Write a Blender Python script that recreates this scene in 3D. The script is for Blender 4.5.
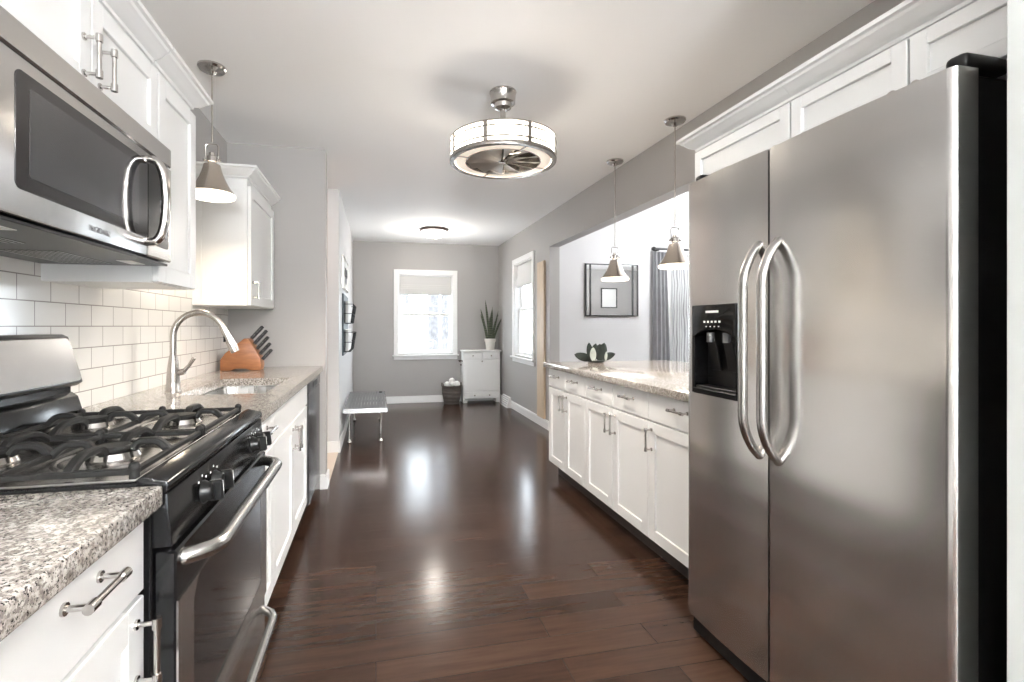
import bpy, bmesh, math, random
from mathutils import Vector, Matrix
PI = math.pi
scene = bpy.context.scene
C = scene.collection
for o in list(bpy.data.objects):
    bpy.data.objects.remove(o)

# ------------------------------------------------------------------ camera
cam_d = bpy.data.cameras.new('camera')
cam = bpy.data.objects.new('camera', cam_d); C.objects.link(cam)
cam_d.sensor_fit = 'HORIZONTAL'; cam_d.sensor_width = 36.0
cam_d.lens = 482.0 / 1024 * 36
cam_d.shift_x = 30.0 / 1024; cam_d.shift_y = -15.0 / 1024
cam_d.clip_start = 0.05
cam.location = (0, 0, 1.21)
cam.rotation_euler = (PI / 2, 0, -math.radians(12.403))
scene.camera = cam

# ------------------------------------------------------------------ exposure / world / fill
vs = scene.view_settings
scene.display_settings.display_device = 'sRGB'
vs.view_transform = 'Standard'; vs.look = 'None'; vs.gamma = 1.0; vs.use_curve_mapping = False
vs.exposure = 2.1
W = bpy.data.worlds.new('winter_sky'); scene.world = W
W.use_nodes = True
nt = W.node_tree; nt.nodes.clear()
wo = nt.nodes.new('ShaderNodeOutputWorld'); bg = nt.nodes.new('ShaderNodeBackground')
bg.inputs['Color'].default_value = (0.86, 0.93, 1.0, 1); bg.inputs['Strength'].default_value = 3.6
nt.links.new(bg.outputs[0], wo.inputs[0])

def area_light(name, loc, rot, sx, sy, power, col, portal=False):
    d = bpy.data.lights.new(name, 'AREA'); d.shape = 'RECTANGLE'; d.size = sx; d.size_y = sy
    d.energy = power; d.color = col
    if portal:
        d.cycles.is_portal = True
    o = bpy.data.objects.new(name, d); C.objects.link(o)
    o.location = loc; o.rotation_euler = rot
    return o
# daylight portals at the window openings (they only steer sampling of the sky)
area_light('portal_back', (0.773, 7.72, 1.38), (-PI / 2, 0, 0), 0.9, 1.3, 1, (1, 1, 1), True)
area_light('portal_right', (2.05, 6.29, 1.44), (0, PI / 2, 0), 1.3, 0.9, 1, (1, 1, 1), True)
area_light('portal_dining', (4.27, 5.48, 1.35), (-PI / 2, 0, 0), 1.3, 1.4, 1, (1, 1, 1), True)
area_light('portal_behind', (0.4, -5.02, 1.2), (PI / 2, 0, 0), 1.9, 2.0, 1, (1, 1, 1), True)
# unseen fill lights added behind the camera, in the dining room and hall
# upward area light added behind the camera to brighten the ceiling
area_light('fill_uplight_behind', (0.45, -2.6, 1.6), (PI, 0, 0), 0.6, 0.6, 222, (0.975, 0.99, 1.0))
area_light('fill_downlight_behind', (0.45, -3.0, 2.50), (0, 0, 0), 1.4, 1.4, 36, (1.0, 0.96, 0.92))  # overhead fill added out of view, no lamp known here
area_light('fill_uplight_dining', (4.4, 3.2, 1.4), (PI, 0, 0), 0.8, 0.8, 62, (0.95, 0.97, 1.0))  # upward fill added out of view to brighten the dining room
area_light('fill_downlight_hall', (-1.3, 4.33, 2.50), (0, 0, 0), 0.6, 0.6, 5, (1.0, 0.89, 0.80))  # weak fill added out of view over the side hall

# ------------------------------------------------------------------ materials
MATS = {}
def newmat(name):
    m = bpy.data.materials.new(name); m.use_nodes = True
    MATS[name] = m
    t = m.node_tree
    return m, t, t.nodes['Principled BSDF']
def N(t, typ, **kw):
    n = t.nodes.new(typ)
    for k, v in kw.items():
        if k in n.inputs: n.inputs[k].default_value = v
        else: setattr(n, k, v)
    return n
def ramp(t, stops):
    r = t.nodes.new('ShaderNodeValToRGB')
    e = r.color_ramp.elements
    while len(e) > 1: e.remove(e[-1])
    e[0].position = stops[0][0]; e[0].color = (*stops[0][1], 1)
    for p, c in stops[1:]:
        x = e.new(p); x.color = (*c, 1)
    return r
def simple(name, col, rough=0.5, metal=0.0, bump=0.0, bscale=200.0, coat=0.0, var=0.0, vscale=6.0, stretch=None, spec=None, aniso=0.0):
    """A principled material with fine procedural variation and bump."""
    m, t, p = newmat(name)
    p.inputs['Base Color'].default_value = (*col, 1)
    p.inputs['Roughness'].default_value = rough; p.inputs['Metallic'].default_value = metal
    if coat: p.inputs['Coat Weight'].default_value = coat; p.inputs['Coat Roughness'].default_value = 0.08
    if spec is not None: p.inputs['Specular IOR Level'].default_value = spec
    tc = N(t, 'ShaderNodeTexCoord'); src = tc.outputs['Object']
    if stretch:
        mp = N(t, 'ShaderNodeMapping'); mp.inputs['Scale'].default_value = stretch
        t.links.new(src, mp.inputs[0]); src = mp.outputs[0]
    if var:
        n = N(t, 'ShaderNodeTexNoise', Scale=vscale, Detail=4.0)
        t.links.new(src, n.inputs['Vector'])
        r = ramp(t, [(0.3, tuple(c * (1 - var) for c in col)), (0.7, tuple(min(1, c * (1 + var)) for c in col))])
        t.links.new(n.outputs['Fac'], r.inputs[0]); t.links.new(r.outputs[0], p.inputs['Base Color'])
    if bump:
        n = N(t, 'ShaderNodeTexNoise', Scale=bscale, Detail=3.0)
        t.links.new(src, n.inputs['Vector'])
        b = N(t, 'ShaderNodeBump', Strength=bump, Distance=0.002)
        t.links.new(n.outputs['Fac'], b.inputs['Height']); t.links.new(b.outputs[0], p.inputs['Normal'])
    return m
def emis(name, col, strength):
    m, t, p = newmat(name)
    p.inputs['Base Color'].default_value = (*col, 1)
    p.inputs['Emission Color'].default_value = (*col, 1); p.inputs['Emission Strength'].default_value = strength
    p.inputs['Roughness'].default_value = 0.3
    return m

M_wall = simple('wall_paint', (0.39, 0.378, 0.366), 0.55, bump=0.08, bscale=260)
M_hall = simple('hall_paint', (0.50, 0.45, 0.42), 0.55, bump=0.08, bscale=260)
M_dwall = simple('dining_paint', (0.62, 0.62, 0.625), 0.6, bump=0.05, bscale=260)
M_ceil = simple('ceiling_paint', (0.91, 0.905, 0.895), 0.8, bump=0.1, bscale=150)
M_trim = simple('trim_white', (0.82, 0.82, 0.81), 0.35)
M_cab = simple('cabinet_white', (0.775, 0.78, 0.775), 0.32, bump=0.03, bscale=90)
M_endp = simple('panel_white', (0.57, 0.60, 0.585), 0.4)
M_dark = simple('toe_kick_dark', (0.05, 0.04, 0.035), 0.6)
M_nickel = simple('brushed_nickel', (0.46, 0.43, 0.40), 0.27, 1.0, bump=0.05, bscale=400)
M_chrome = simple('polished_nickel', (0.52, 0.50, 0.48), 0.16, 1.0)
M_shade = simple('pendant_shade_metal', (0.60, 0.54, 0.48), 0.26, 1.0, bump=0.05, bscale=60)
M_black = simple('black_enamel', (0.007, 0.007, 0.0075), 0.16, coat=0.0, spec=0.28)
M_blackp = simple('black_plastic', (0.008, 0.008, 0.008), 0.30, spec=0.3)
M_iron = simple('cast_iron', (0.010, 0.0097, 0.0095), 0.55, spec=0.3, bump=0.35, bscale=500)
M_glassblk = simple('dark_oven_glass', (0.02, 0.018, 0.019), 0.06, coat=0.2)
M_mwglass = simple('microwave_screen', (0.045, 0.045, 0.048), 0.10, coat=0.4)
M_white_in = simple('white_enamel', (0.85, 0.84, 0.80), 0.3)
M_blade = simple('fan_blade_satin', (0.50, 0.47, 0.43), 0.42, 0.7)
M_bronze = simple('dark_bronze', (0.07, 0.05, 0.045), 0.35, 0.8)
M_pine = simple('raw_pine', (0.60, 0.485, 0.345), 0.55, var=0.14, vscale=5, stretch=(14, 14, 0.9))
M_block = simple('knife_block_wood', (0.34, 0.135, 0.052), 0.4, var=0.2, vscale=6, stretch=(2, 14, 10))
M_pot = simple('glazed_pot', (0.74, 0.71, 0.66), 0.45, var=0.06)
M_soil = simple('soil', (0.035, 0.025, 0.02), 0.9, bump=0.8, bscale=80)
M_fabric = simple('shade_fabric', (0.62, 0.615, 0.60), 0.85, bump=0.3, bscale=500)
M_curtain = simple('grey_curtain', (0.235, 0.235, 0.245), 0.6, bump=0.2, bscale=500, var=0.08, vscale=9)
M_leafdk = simple('dark_leaf', (0.014, 0.021, 0.018), 0.35, var=0.5, vscale=18)
M_leaflt = simple('silver_leaf', (0.36, 0.40, 0.38), 0.45, var=0.15, vscale=25)
M_wirebl = simple('black_wire', (0.02, 0.022, 0.024), 0.4, 0.4)
M_slate = simple('slate_board', (0.075, 0.095, 0.105), 0.55, var=0.15, vscale=12)
M_paper = simple('paper_white', (0.78, 0.78, 0.76), 0.7)
M_cotton = simple('white_cloth', (0.80, 0.79, 0.77), 0.9, bump=0.6, bscale=60)
M_snow = simple('snow', (0.85, 0.88, 0.92), 0.8, bump=0.4, bscale=6)
M_bark = simple('bark', (0.085, 0.08, 0.08), 0.9, bump=0.6, bscale=30, var=0.3, vscale=8)
M_knifeh = simple('knife_handle_black', (0.014, 0.014, 0.015), 0.3)
M_outtrim = simple('mirror_frame_black', (0.02, 0.02, 0.02), 0.3)
M_mirror = simple('mirror_glass', (0.86, 0.87, 0.87), 0.015, 1.0)
M_tilefloor = simple('hall_floor_beige', (0.60, 0.51, 0.42), 0.45, var=0.08, vscale=4)
M_print = simple('print_dark', (0.03, 0.03, 0.035), 0.5)
M_logo = simple('logo_grey', (0.22, 0.22, 0.23), 0.35, 0.6)
M_marks = simple('marking_white', (0.75, 0.75, 0.75), 0.5)

# stainless steel: brushed, with long soft waves like rolled sheet
def stainless(name, col, rough, brush, wave=0.0, wscale=(1, 1, 1), bstr=0.05, rvar=0.05):
    m, t, p = newmat(name)
    p.inputs['Metallic'].default_value = 1.0
    p.inputs['Base Color'].default_value = (*col, 1)
    tc = N(t, 'ShaderNodeTexCoord')
    mp = N(t, 'ShaderNodeMapping'); mp.inputs['Scale'].default_value = brush
    t.links.new(tc.outputs['Object'], mp.inputs[0])
    n = N(t, 'ShaderNodeTexNoise', Scale=1.0, Detail=6.0, Roughness=0.65)
    t.links.new(mp.outputs[0], n.inputs['Vector'])
    r = N(t, 'ShaderNodeMapRange'); r.inputs['To Min'].default_value = rough - rvar; r.inputs['To Max'].default_value = rough + rvar
    t.links.new(n.outputs['Fac'], r.inputs['Value']); t.links.new(r.outputs[0], p.inputs['Roughness'])
    b = N(t, 'ShaderNodeBump', Strength=bstr, Distance=0.001)
    t.links.new(n.outputs['Fac'], b.inputs['Height'])
    last = b
    if wave:
        mp2 = N(t, 'ShaderNodeMapping'); mp2.inputs['Scale'].default_value = wscale
        t.links.new(tc.outputs['Object'], mp2.inputs[0])
        n2 = N(t, 'ShaderNodeTexNoise', Scale=1.0, Detail=1.0)
        t.links.new(mp2.outputs[0], n2.inputs['Vector'])
        b2 = N(t, 'ShaderNodeBump', Strength=wave, Distance=0.02)
        t.links.new(n2.outputs['Fac'], b2.inputs['Height']); t.links.new(b.outputs[0], b2.inputs['Normal'])
        last = b2
    t.links.new(last.outputs[0], p.inputs['Normal'])
    return m
M_steel = stainless('stainless_steel', (0.52, 0.51, 0.50), 0.25, (2, 2, 300), 0.0, (1, 1, 1), 0.0, 0.008)
M_fridge = stainless('stainless_fridge', (0.66, 0.65, 0.635), 0.23, (2, 2, 300), 0.30, (0.6, 0.6, 4.5), 0.0, 0.012)
M_dwsteel = stainless('stainless_dark', (0.12, 0.12, 0.125), 0.25, (3, 3, 300))
M_sink = stainless('sink_steel', (0.32, 0.315, 0.305), 0.28, (120, 6, 6))
M_handle = simple('satin_steel', (0.42, 0.41, 0.395), 0.26, 1.0)
M_bench = stainless('galvanized_slats', (0.22, 0.215, 0.21), 0.38, (40, 6, 40))

def granite():
    m, t, p = newmat('granite')
    p.inputs['Roughness'].default_value = 0.10; p.inputs['Coat Weight'].default_value = 0.08; p.inputs['Coat Roughness'].default_value = 0.03
    tc = N(t, 'ShaderNodeTexCoord')
    def noise(sc, det, st):
        n = N(t, 'ShaderNodeTexNoise', Scale=sc, Detail=det, Roughness=0.62); t.links.new(tc.outputs['Object'], n.inputs['Vector'])
        r = ramp(t, st); t.links.new(n.outputs['Fac'], r.inputs[0]); return r
    base = noise(85, 5, [(0.30, (0.19, 0.165, 0.145)), (0.43, (0.40, 0.36, 0.325)), (0.55, (0.61, 0.575, 0.53)), (0.74, (0.79, 0.77, 0.73))])
    grey = noise(150, 3, [(0.42, (0.0,) * 3), (0.48, (1,) * 3)])
    blk = noise(210, 3, [(0.385, (1,) * 3), (0.425, (0,) * 3)])
    big = noise(14, 3, [(0.35, (0.80,) * 3), (0.65, (1,) * 3)])
    def mix(fac, a, b, mode='MIX'):
        x = t.nodes.new('ShaderNodeMix'); x.data_type = 'RGBA'; x.blend_type = mode
        if isinstance(fac, float): x.inputs[0].default_value = fac
        else: t.links.new(fac, x.inputs[0])
        for i, v in ((6, a), (7, b)):
            if isinstance(v, tuple): x.inputs[i].default_value = (*v, 1)
            else: t.links.new(v, x.inputs[i])
        return x.outputs[2]
    c1 = mix(grey.outputs[0], (0.26, 0.235, 0.215), base.outputs[0])
    c2 = mix(blk.outputs[0], c1, (0.022, 0.018, 0.018))
    c3 = mix(1.0, c2, big.outputs[0], 'MULTIPLY')
    t.links.new(c3, p.inputs['Base Color'])
    return m
M_granite = granite()

def subway():
    m, t, p = newmat('subway_tile')
    p.inputs['Roughness'].default_value = 0.12
    tc = N(t, 'ShaderNodeTexCoord'); sx = N(t, 'ShaderNodeSeparateXYZ'); cx = N(t, 'ShaderNodeCombineXYZ')
    t.links.new(tc.outputs['Object'], sx.inputs[0])
    t.links.new(sx.outputs['Y'], cx.inputs['X']); ad = N(t, 'ShaderNodeMath', operation='ADD'); ad.inputs[1].default_value = 0.042; t.links.new(sx.outputs['Z'], ad.inputs[0]); t.links.new(ad.outputs[0], cx.inputs['Y'])
    b = N(t, 'ShaderNodeTexBrick'); b.offset = 0.5; b.squash = 1.0
    b.inputs['Color1'].default_value = (0.84, 0.83, 0.80, 1); b.inputs['Color2'].default_value = (0.80, 0.79, 0.765, 1)
    b.inputs['Mortar'].default_value = (0.36, 0.34, 0.32, 1)
    b.inputs['Scale'].default_value = 1.0; b.inputs['Mortar Size'].default_value = 0.0018; b.inputs['Mortar Smooth'].default_value = 0.1
    b.inputs['Brick Width'].default_value = 0.1524; b.inputs['Row Height'].default_value = 0.0782
    t.links.new(cx.outputs[0], b.inputs['Vector']); t.links.new(b.outputs['Color'], p.inputs['Base Color'])
    bp = N(t, 'ShaderNodeBump', Strength=0.5, Distance=0.002); bp.invert = True
    t.links.new(b.outputs['Fac'], bp.inputs['Height']); t.links.new(bp.outputs[0], p.inputs['Normal'])
    return m
M_tile = subway()

def hardwood():
    m, t, p = newmat('dark_hardwood')
    p.inputs['Specular IOR Level'].default_value = 0.24
    tc = N(t, 'ShaderNodeTexCoord')
    b = N(t, 'ShaderNodeTexBrick'); b.offset = 0.37; b.offset_frequency = 2; b.squash = 1.0
    b.inputs['Color1'].default_value = (0.0, 0.0, 0.0, 1); b.inputs['Color2'].default_value = (1, 1, 1, 1)
    b.inputs['Mortar'].default_value = (0.5, 0.5, 0.5, 1)
    b.inputs['Scale'].default_value = 1.0; b.inputs['Mortar Size'].default_value = 0.0012; b.inputs['Mortar Smooth'].default_value = 0.2
    b.inputs['Brick Width'].default_value = 1.05; b.inputs['Row Height'].default_value = 0.127
    t.links.new(tc.outputs['Object'], b.inputs['Vector'])
    tone = ramp(t, [(0.0, (0.034, 0.0172, 0.0112)), (0.5, (0.044, 0.0226, 0.0148)), (1.0, (0.054, 0.0285, 0.0190))])
    t.links.new(b.outputs['Color'], tone.inputs[0])
    mp = N(t, 'ShaderNodeMapping'); mp.inputs['Scale'].default_value = (3.0, 34.0, 1.0)
    t.links.new(tc.outputs['Object'], mp.inputs[0])
    g = N(t, 'ShaderNodeTexNoise', Scale=1.0, Detail=6.0, Roughness=0.6); t.links.new(mp.outputs[0], g.inputs['Vector'])
    gr = ramp(t, [(0.25, (0.62,) * 3), (0.75, (1.25,) * 3)]); t.links.new(g.outputs['Fac'], gr.inputs[0])
    x = t.nodes.new('ShaderNodeMix'); x.data_type = 'RGBA'; x.blend_type = 'MULTIPLY'; x.inputs[0].default_value = 1.0
    t.links.new(tone.outputs[0], x.inputs[6]); t.links.new(gr.outputs[0], x.inputs[7])
    y = t.nodes.new('ShaderNodeMix'); y.data_type = 'RGBA'
    t.links.new(b.outputs['Fac'], y.inputs[0]); t.links.new(x.outputs[2], y.inputs[6]); y.inputs[7].default_value = (0.016, 0.009, 0.007, 1)
    t.links.new(y.outputs[2], p.inputs['Base Color'])
    rr = N(t, 'ShaderNodeMapRange'); rr.inputs['To Min'].default_value = 0.165; rr.inputs['To Max'].default_value = 0.20
    t.links.new(g.outputs['Fac'], rr.inputs['Value']); t.links.new(rr.outputs[0], p.inputs['Roughness'])
    mp2 = N(t, 'ShaderNodeMapping'); mp2.inputs['Scale'].default_value = (2.0, 9.0, 1.0)
    t.links.new(tc.outputs['Object'], mp2.inputs[0])
    g2 = N(t, 'ShaderNodeTexNoise', Scale=1.0, Detail=2.0); t.links.new(mp2.outputs[0], g2.inputs['Vector'])
    b2 = N(t, 'ShaderNodeBump', Strength=0.012, Distance=0.01); t.links.new(g2.outputs['Fac'], b2.inputs['Height'])
    b1 = N(t, 'ShaderNodeBump', Strength=0.4, Distance=0.002); b1.invert = True
    t.links.new(b.outputs['Fac'], b1.inputs['Height']); t.links.new(b2.outputs[0], b1.inputs['Normal'])
    t.links.new(b1.outputs[0], p.inputs['Normal'])
    return m
M_floor = hardwood()

def pane_mat():
    m, t, p = newmat('window_pane')
    t.nodes.remove(p)
    tr = N(t, 'ShaderNodeBsdfTransparent'); gl = N(t, 'ShaderNodeBsdfGlossy', Roughness=0.02)
    tr.inputs['Color'].default_value = (0.97, 0.98, 0.98, 1)
    mx = N(t, 'ShaderNodeMixShader'); mx.inputs[0].default_value = 0.05
    t.links.new(tr.outputs[0], mx.inputs[1]); t.links.new(gl.outputs[0], mx.inputs[2])
    t.links.new(mx.outputs[0], t.nodes['Material Output'].inputs['Surface'])
    return m
M_pane = pane_mat()

def sheer_mat():
    m, t, p = newmat('sheer_curtain')
    t.nodes.remove(p)
    tc = N(t, 'ShaderNodeTexCoord')
    w = N(t, 'ShaderNodeTexWave', Scale=9.0, Distortion=5.0, Detail=1.5); w.bands_direction = 'X'
    mp = N(t, 'ShaderNodeMapping'); mp.inputs['Scale'].default_value = (1.0, 1.0, 0.35)
    t.links.new(tc.outputs['Object'], mp.inputs[0]); t.links.new(mp.outputs[0], w.inputs['Vector'])
    r = ramp(t, [(0.15, (0.48, 0.48, 0.48)), (0.5, (0.85, 0.85, 0.85))]); t.links.new(w.outputs['Fac'], r.inputs[0])
    d = N(t, 'ShaderNodeBsdfDiffuse'); tl = N(t, 'ShaderNodeBsdfTranslucent'); tr = N(t, 'ShaderNodeBsdfTransparent')
    t.links.new(r.outputs[0], d.inputs['Color']); r2 = ramp(t, [(0.15, (0.085, 0.087, 0.09)), (0.50, (0.26, 0.26, 0.26))]); t.links.new(w.outputs['Fac'], r2.inputs[0]); t.links.new(r2.outputs[0], tl.inputs['Color'])
    a = N(t, 'ShaderNodeMixShader'); a.inputs[0].default_value = 0.5
    t.links.new(d.outputs[0], a.inputs[1]); t.links.new(tl.outputs[0], a.inputs[2])
    b = N(t, 'ShaderNodeMixShader'); b.inputs[0].default_value = 0.03
    t.links.new(a.outputs[0], b.inputs[1]); t.links.new(tr.outputs[0], b.inputs[2])
    t.links.new(b.outputs[0], t.nodes['Material Output'].inputs['Surface'])
    return m
M_sheer = sheer_mat()

def snakeleaf():
    m, t, p = newmat('snake_leaf')
    p.inputs['Roughness'].default_value = 0.4
    tc = N(t, 'ShaderNodeTexCoord')
    w = N(t, 'ShaderNodeTexWave', Scale=11.0, Distortion=7.0, Detail=2.0); w.bands_direction = 'Z'
    t.links.new(tc.outputs['Object'], w.inputs['Vector'])
    r = ramp(t, [(0.2, (0.025, 0.038, 0.022)), (0.8, (0.12, 0.14, 0.085))]); t.links.new(w.outputs['Fac'], r.inputs[0])
    t.links.new(r.outputs[0], p.inputs['Base Color'])
    return m
M_snake = snakeleaf()
def wicker():
    m, t, p = newmat('dark_wicker')
    p.inputs['Roughness'].default_value = 0.7
    tc = N(t, 'ShaderNodeTexCoord')
    ck = N(t, 'ShaderNodeTexWave', Scale=18.0, Distortion=1.5); ck.bands_direction = 'Z'
    t.links.new(tc.outputs['Object'], ck.inputs['Vector'])
    r = ramp(t, [(0.2, (0.05, 0.043, 0.038)), (0.8, (0.20, 0.17, 0.15))]); t.links.new(ck.outputs['Fac'], r.inputs[0])
    t.links.new(r.outputs[0], p.inputs['Base Color'])
    b = N(t, 'ShaderNodeBump', Strength=0.8, Distance=0.006); t.links.new(ck.outputs['Fac'], b.inputs['Height']); t.links.new(b.outputs[0], p.inputs['Normal'])
    return m
M_wicker = wicker()
M_glow = emis('warm_glass_glow', (1.0, 0.90, 0.75), 0.9)
M_glowfan = emis('fan_glass_glow', (1.0, 0.91, 0.78), 3.6)
M_glowring = emis('fan_ring_glow', (1.0, 0.90, 0.76), 0.10)
M_glowdome = emis('dome_glass_glow', (1.0, 0.95, 0.90), 1.0)
M_led = emis('hood_lamp', (1.0, 0.95, 0.85), 2.5)

# ------------------------------------------------------------------ mesh helpers
class MB:
    def __init__(s): s.bm = bmesh.new()
    def _merge(s, tb):
        me = bpy.data.meshes.new('t'); tb.to_mesh(me); tb.free(); s.bm.from_mesh(me); bpy.data.meshes.remove(me)
    def box(s, x0, x1, y0, y1, z0, z1, bev=0.0, seg=1, M=None):
        tb = bmesh.new()
        r = bmesh.ops.create_cube(tb, size=1.0)
        for v in tb.verts:
            v.co = Vector(((x0 + x1) / 2 + v.co.x * (x1 - x0), (y0 + y1) / 2 + v.co.y * (y1 - y0), (z0 + z1) / 2 + v.co.z * (z1 - z0)))
        if bev:
            bmesh.ops.bevel(tb, geom=list(tb.edges), offset=bev, segments=seg, profile=0.5, affect='EDGES')
        if M: bmesh.ops.transform(tb, matrix=M, verts=tb.verts)
        s._merge(tb); return s
    def bar(s, p, q, w, h, up=(0, 0, 1)):
        """rectangular bar from p to q"""
        p, q = Vector(p), Vector(q); d = (q - p); L = d.length; d.normalize()
        u = Vector(up)
        if abs(d.dot(u)) > 0.99: u = Vector((1, 0, 0))
        a = d.cross(u).normalized(); b = a.cross(d).normalized()
        M = Matrix((( d.x, a.x, b.x, p.x), (d.y, a.y, b.y, p.y), (d.z, a.z, b.z, p.z), (0, 0, 0, 1)))
        return s.box(0, L, -w / 2, w / 2, -h / 2, h / 2, bev=min(w, h) * 0.2, M=M)
    def tube(s, pts, r, seg=12, caps=True, closed=False):
        pts = [Vector(p) for p in pts]; n = len(pts)
        rr = r if isinstance(r, (list, tuple)) else [r] * n
        tb = bmesh.new(); rings = []
        prev = None
        for i, p in enumerate(pts):
            if closed: d = pts[(i + 1) % n] - pts[i - 1]
            elif i == 0: d = pts[1] - pts[0]
            elif i == n - 1: d = pts[-1] - pts[-2]
            else: d = (pts[i + 1] - p).normalized() + (p - pts[i - 1]).normalized()
            d.normalize()
            if prev is None:
                u = Vector((0, 0, 1)) if abs(d.z) < 0.9 else Vector((1, 0, 0))
                a = d.cross(u).normalized()
            else:
                a = (prev - d * prev.dot(d)).normalized()
            prev = a; b = d.cross(a)
            rings.append([tb.verts.new(p + (a * math.cos(2 * PI * k / seg) + b * math.sin(2 * PI * k / seg)) * rr[i]) for k in range(seg)])
        m = n if closed else n - 1
        for i in range(m):
            A, B = rings[i], rings[(i + 1) % n]
            for k in range(seg):
                tb.faces.new((A[k], A[(k + 1) % seg], B[(k + 1) % seg], B[k]))
        if caps and not closed:
            tb.faces.new(rings[0][::-1]); tb.faces.new(rings[-1])
        s._merge(tb); return s
    def lathe(s, prof, c=(0, 0, 0), seg=32, M=None):
        tb = bmesh.new(); rings = []
        for r, z in prof:
            if r < 1e-6: rings.append([tb.verts.new((c[0], c[1], c[2] + z))])
            else: rings.append([tb.verts.new((c[0] + r * math.cos(2 * PI * k / seg), c[1] + r * math.sin(2 * PI * k / seg), c[2] + z)) for k in range(seg)])
        for A, B in zip(rings, rings[1:]):
            for k in range(seg):
                k2 = (k + 1) % seg
                if len(A) == 1 and len(B) == 1: continue
                if len(A) == 1: tb.faces.new((A[0], B[k2], B[k]))
                elif len(B) == 1: tb.faces.new((A[k], A[k2], B[0]))
                else: tb.faces.new((A[k], A[k2], B[k2], B[k]))
        if M: bmesh.ops.transform(tb, matrix=M, verts=tb.verts)
        s._merge(tb); return s
    def ribbon(s, pts, w, h):
        """rectangular section swept along a path lying in a vertical plane"""
        pts = [Vector(p) for p in pts]; d = pts[-1] - pts[0]; side = Vector((-d.y, d.x, 0)).normalized()
        tb = bmesh.new(); rings = []
        for i, p in enumerate(pts):
            t = (pts[min(i + 1, len(pts) - 1)] - pts[max(i - 1, 0)]).normalized(); n = side.cross(t).normalized()
            c = [(-w / 2, -h * .3), (-w * .32, -h / 2), (w * .32, -h / 2), (w / 2, -h * .3), (w / 2, h * .2), (w * .3, h / 2), (-w * .3, h / 2), (-w / 2, h * .2)]
            rings.append([tb.verts.new(p + side * a + n * b) for a, b in c])
        for A, B in zip(rings, rings[1:]):
            for k in range(8): tb.faces.new((A[k], A[(k + 1) % 8], B[(k + 1) % 8], B[k]))
        tb.faces.new(rings[0][::-1]); tb.faces.new(rings[-1])
        s._merge(tb); return s
    def cyl(s, p, q, r, seg=20): return s.tube([p, q], r, seg)
    def prism(s, poly, axis, a0, a1, bev=0.0, seg=2):
        """polygon (list of 2D) extruded along axis 'x','y','z'"""
        def co(u, v, a): return {'x': (a, u, v), 'y': (u, a, v), 'z': (u, v, a)}[axis]
        tb = bmesh.new()
        A = [tb.verts.new(co(u, v, a0)) for u, v in poly]; B = [tb.verts.new(co(u, v, a1)) for u, v in poly]
        tb.faces.new(A); tb.faces.new(B[::-1])
        n = len(poly)
        for i in range(n): tb.faces.new((A[i], B[i], B[(i + 1) % n], A[(i + 1) % n]))
        bmesh.ops.recalc_face_normals(tb, faces=tb.faces)
        if bev: bmesh.ops.bevel(tb, geom=list(tb.edges), offset=bev, segments=seg, profile=0.5, affect='EDGES')
        s._merge(tb); return s
    def sheet(s, rows, thick=0.0):
        """grid of points -> surface"""
        tb = bmesh.new()
        V = [[tb.verts.new(p) for p in r] for r in rows]
        for i in range(len(V) - 1):
            for j in range(len(V[0]) - 1): tb.faces.new((V[i][j], V[i][j + 1], V[i + 1][j + 1], V[i + 1][j]))
        if thick:
            bmesh.ops.recalc_face_normals(tb, faces=tb.faces)
            bmesh.ops.solidify(tb, geom=list(tb.faces), thickness=thick)
        s._merge(tb); return s
    def blob(s, c, r, sc=(1, 1, 1), sub=2, noise=0.0, seed=0):
        tb = bmesh.new(); bmesh.ops.create_icosphere(tb, subdivisions=sub, radius=1.0)
        rd = random.Random(seed)
        for v in tb.verts:
            k = 1 + rd.uniform(-noise, noise)
            v.co = Vector((c[0] + v.co.x * r * sc[0] * k, c[1] + v.co.y * r * sc[1] * k, c[2] + v.co.z * r * sc[2] * k))
        s._merge(tb); return s
    def build(s, name, mat, parent=None, smooth=35):
        bm = s.bm
        bmesh.ops.recalc_face_normals(bm, faces=bm.faces)
        me = bpy.data.meshes.new(name); bm.to_mesh(me); bm.free()
        me.materials.append(mat)
        if smooth:
            for p in me.polygons: p.use_smooth = True
            me.set_sharp_from_angle(angle=math.radians(smooth))
        o = bpy.data.objects.new(name, me); C.objects.link(o)
        if parent: o.parent = parent
        return o
def thing(name, label, cat, loc=(0, 0, 0), rz=0.0, group=None):
    o = bpy.data.objects.new(name, None); C.objects.link(o); o.empty_display_size = 0.1
    o.location = loc; o.rotation_euler = (0, 0, rz)
    o['label'] = label; o['category'] = cat
    if group: o['group'] = group
    return o
def tag(o, label, cat, group=None, kind=None):
    o['label'] = label; o['category'] = cat
    if group: o['group'] = group
    if kind: o['kind'] = kind
    return o
def struct(o, label=None, cat=None):
    o['kind'] = 'structure'
    if label: o['label'] = label
    if cat: o['category'] = cat
    return o
def copy_tree(o, parent=None):
    c = o.copy(); C.objects.link(c); c.parent = parent
    for ch in list(o.children): copy_tree(ch, c)
    return c
LEFT, RIGHT, BACK = -PI / 2, PI / 2, PI       # fronts face +x, -x, -y
def arc(c, r, a0, a1, n, plane='xz'):
    out = []
    for i in range(n + 1):
        a = math.radians(a0 + (a1 - a0) * i / n); u, v = r * math.cos(a), r * math.sin(a)
        out.append({'xz': (c[0] + u, c[1], c[2] + v), 'yz': (c[0], c[1] + u, c[2] + v), 'xy': (c[0] + u, c[1] + v, c[2])}[plane])
    return out

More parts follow.
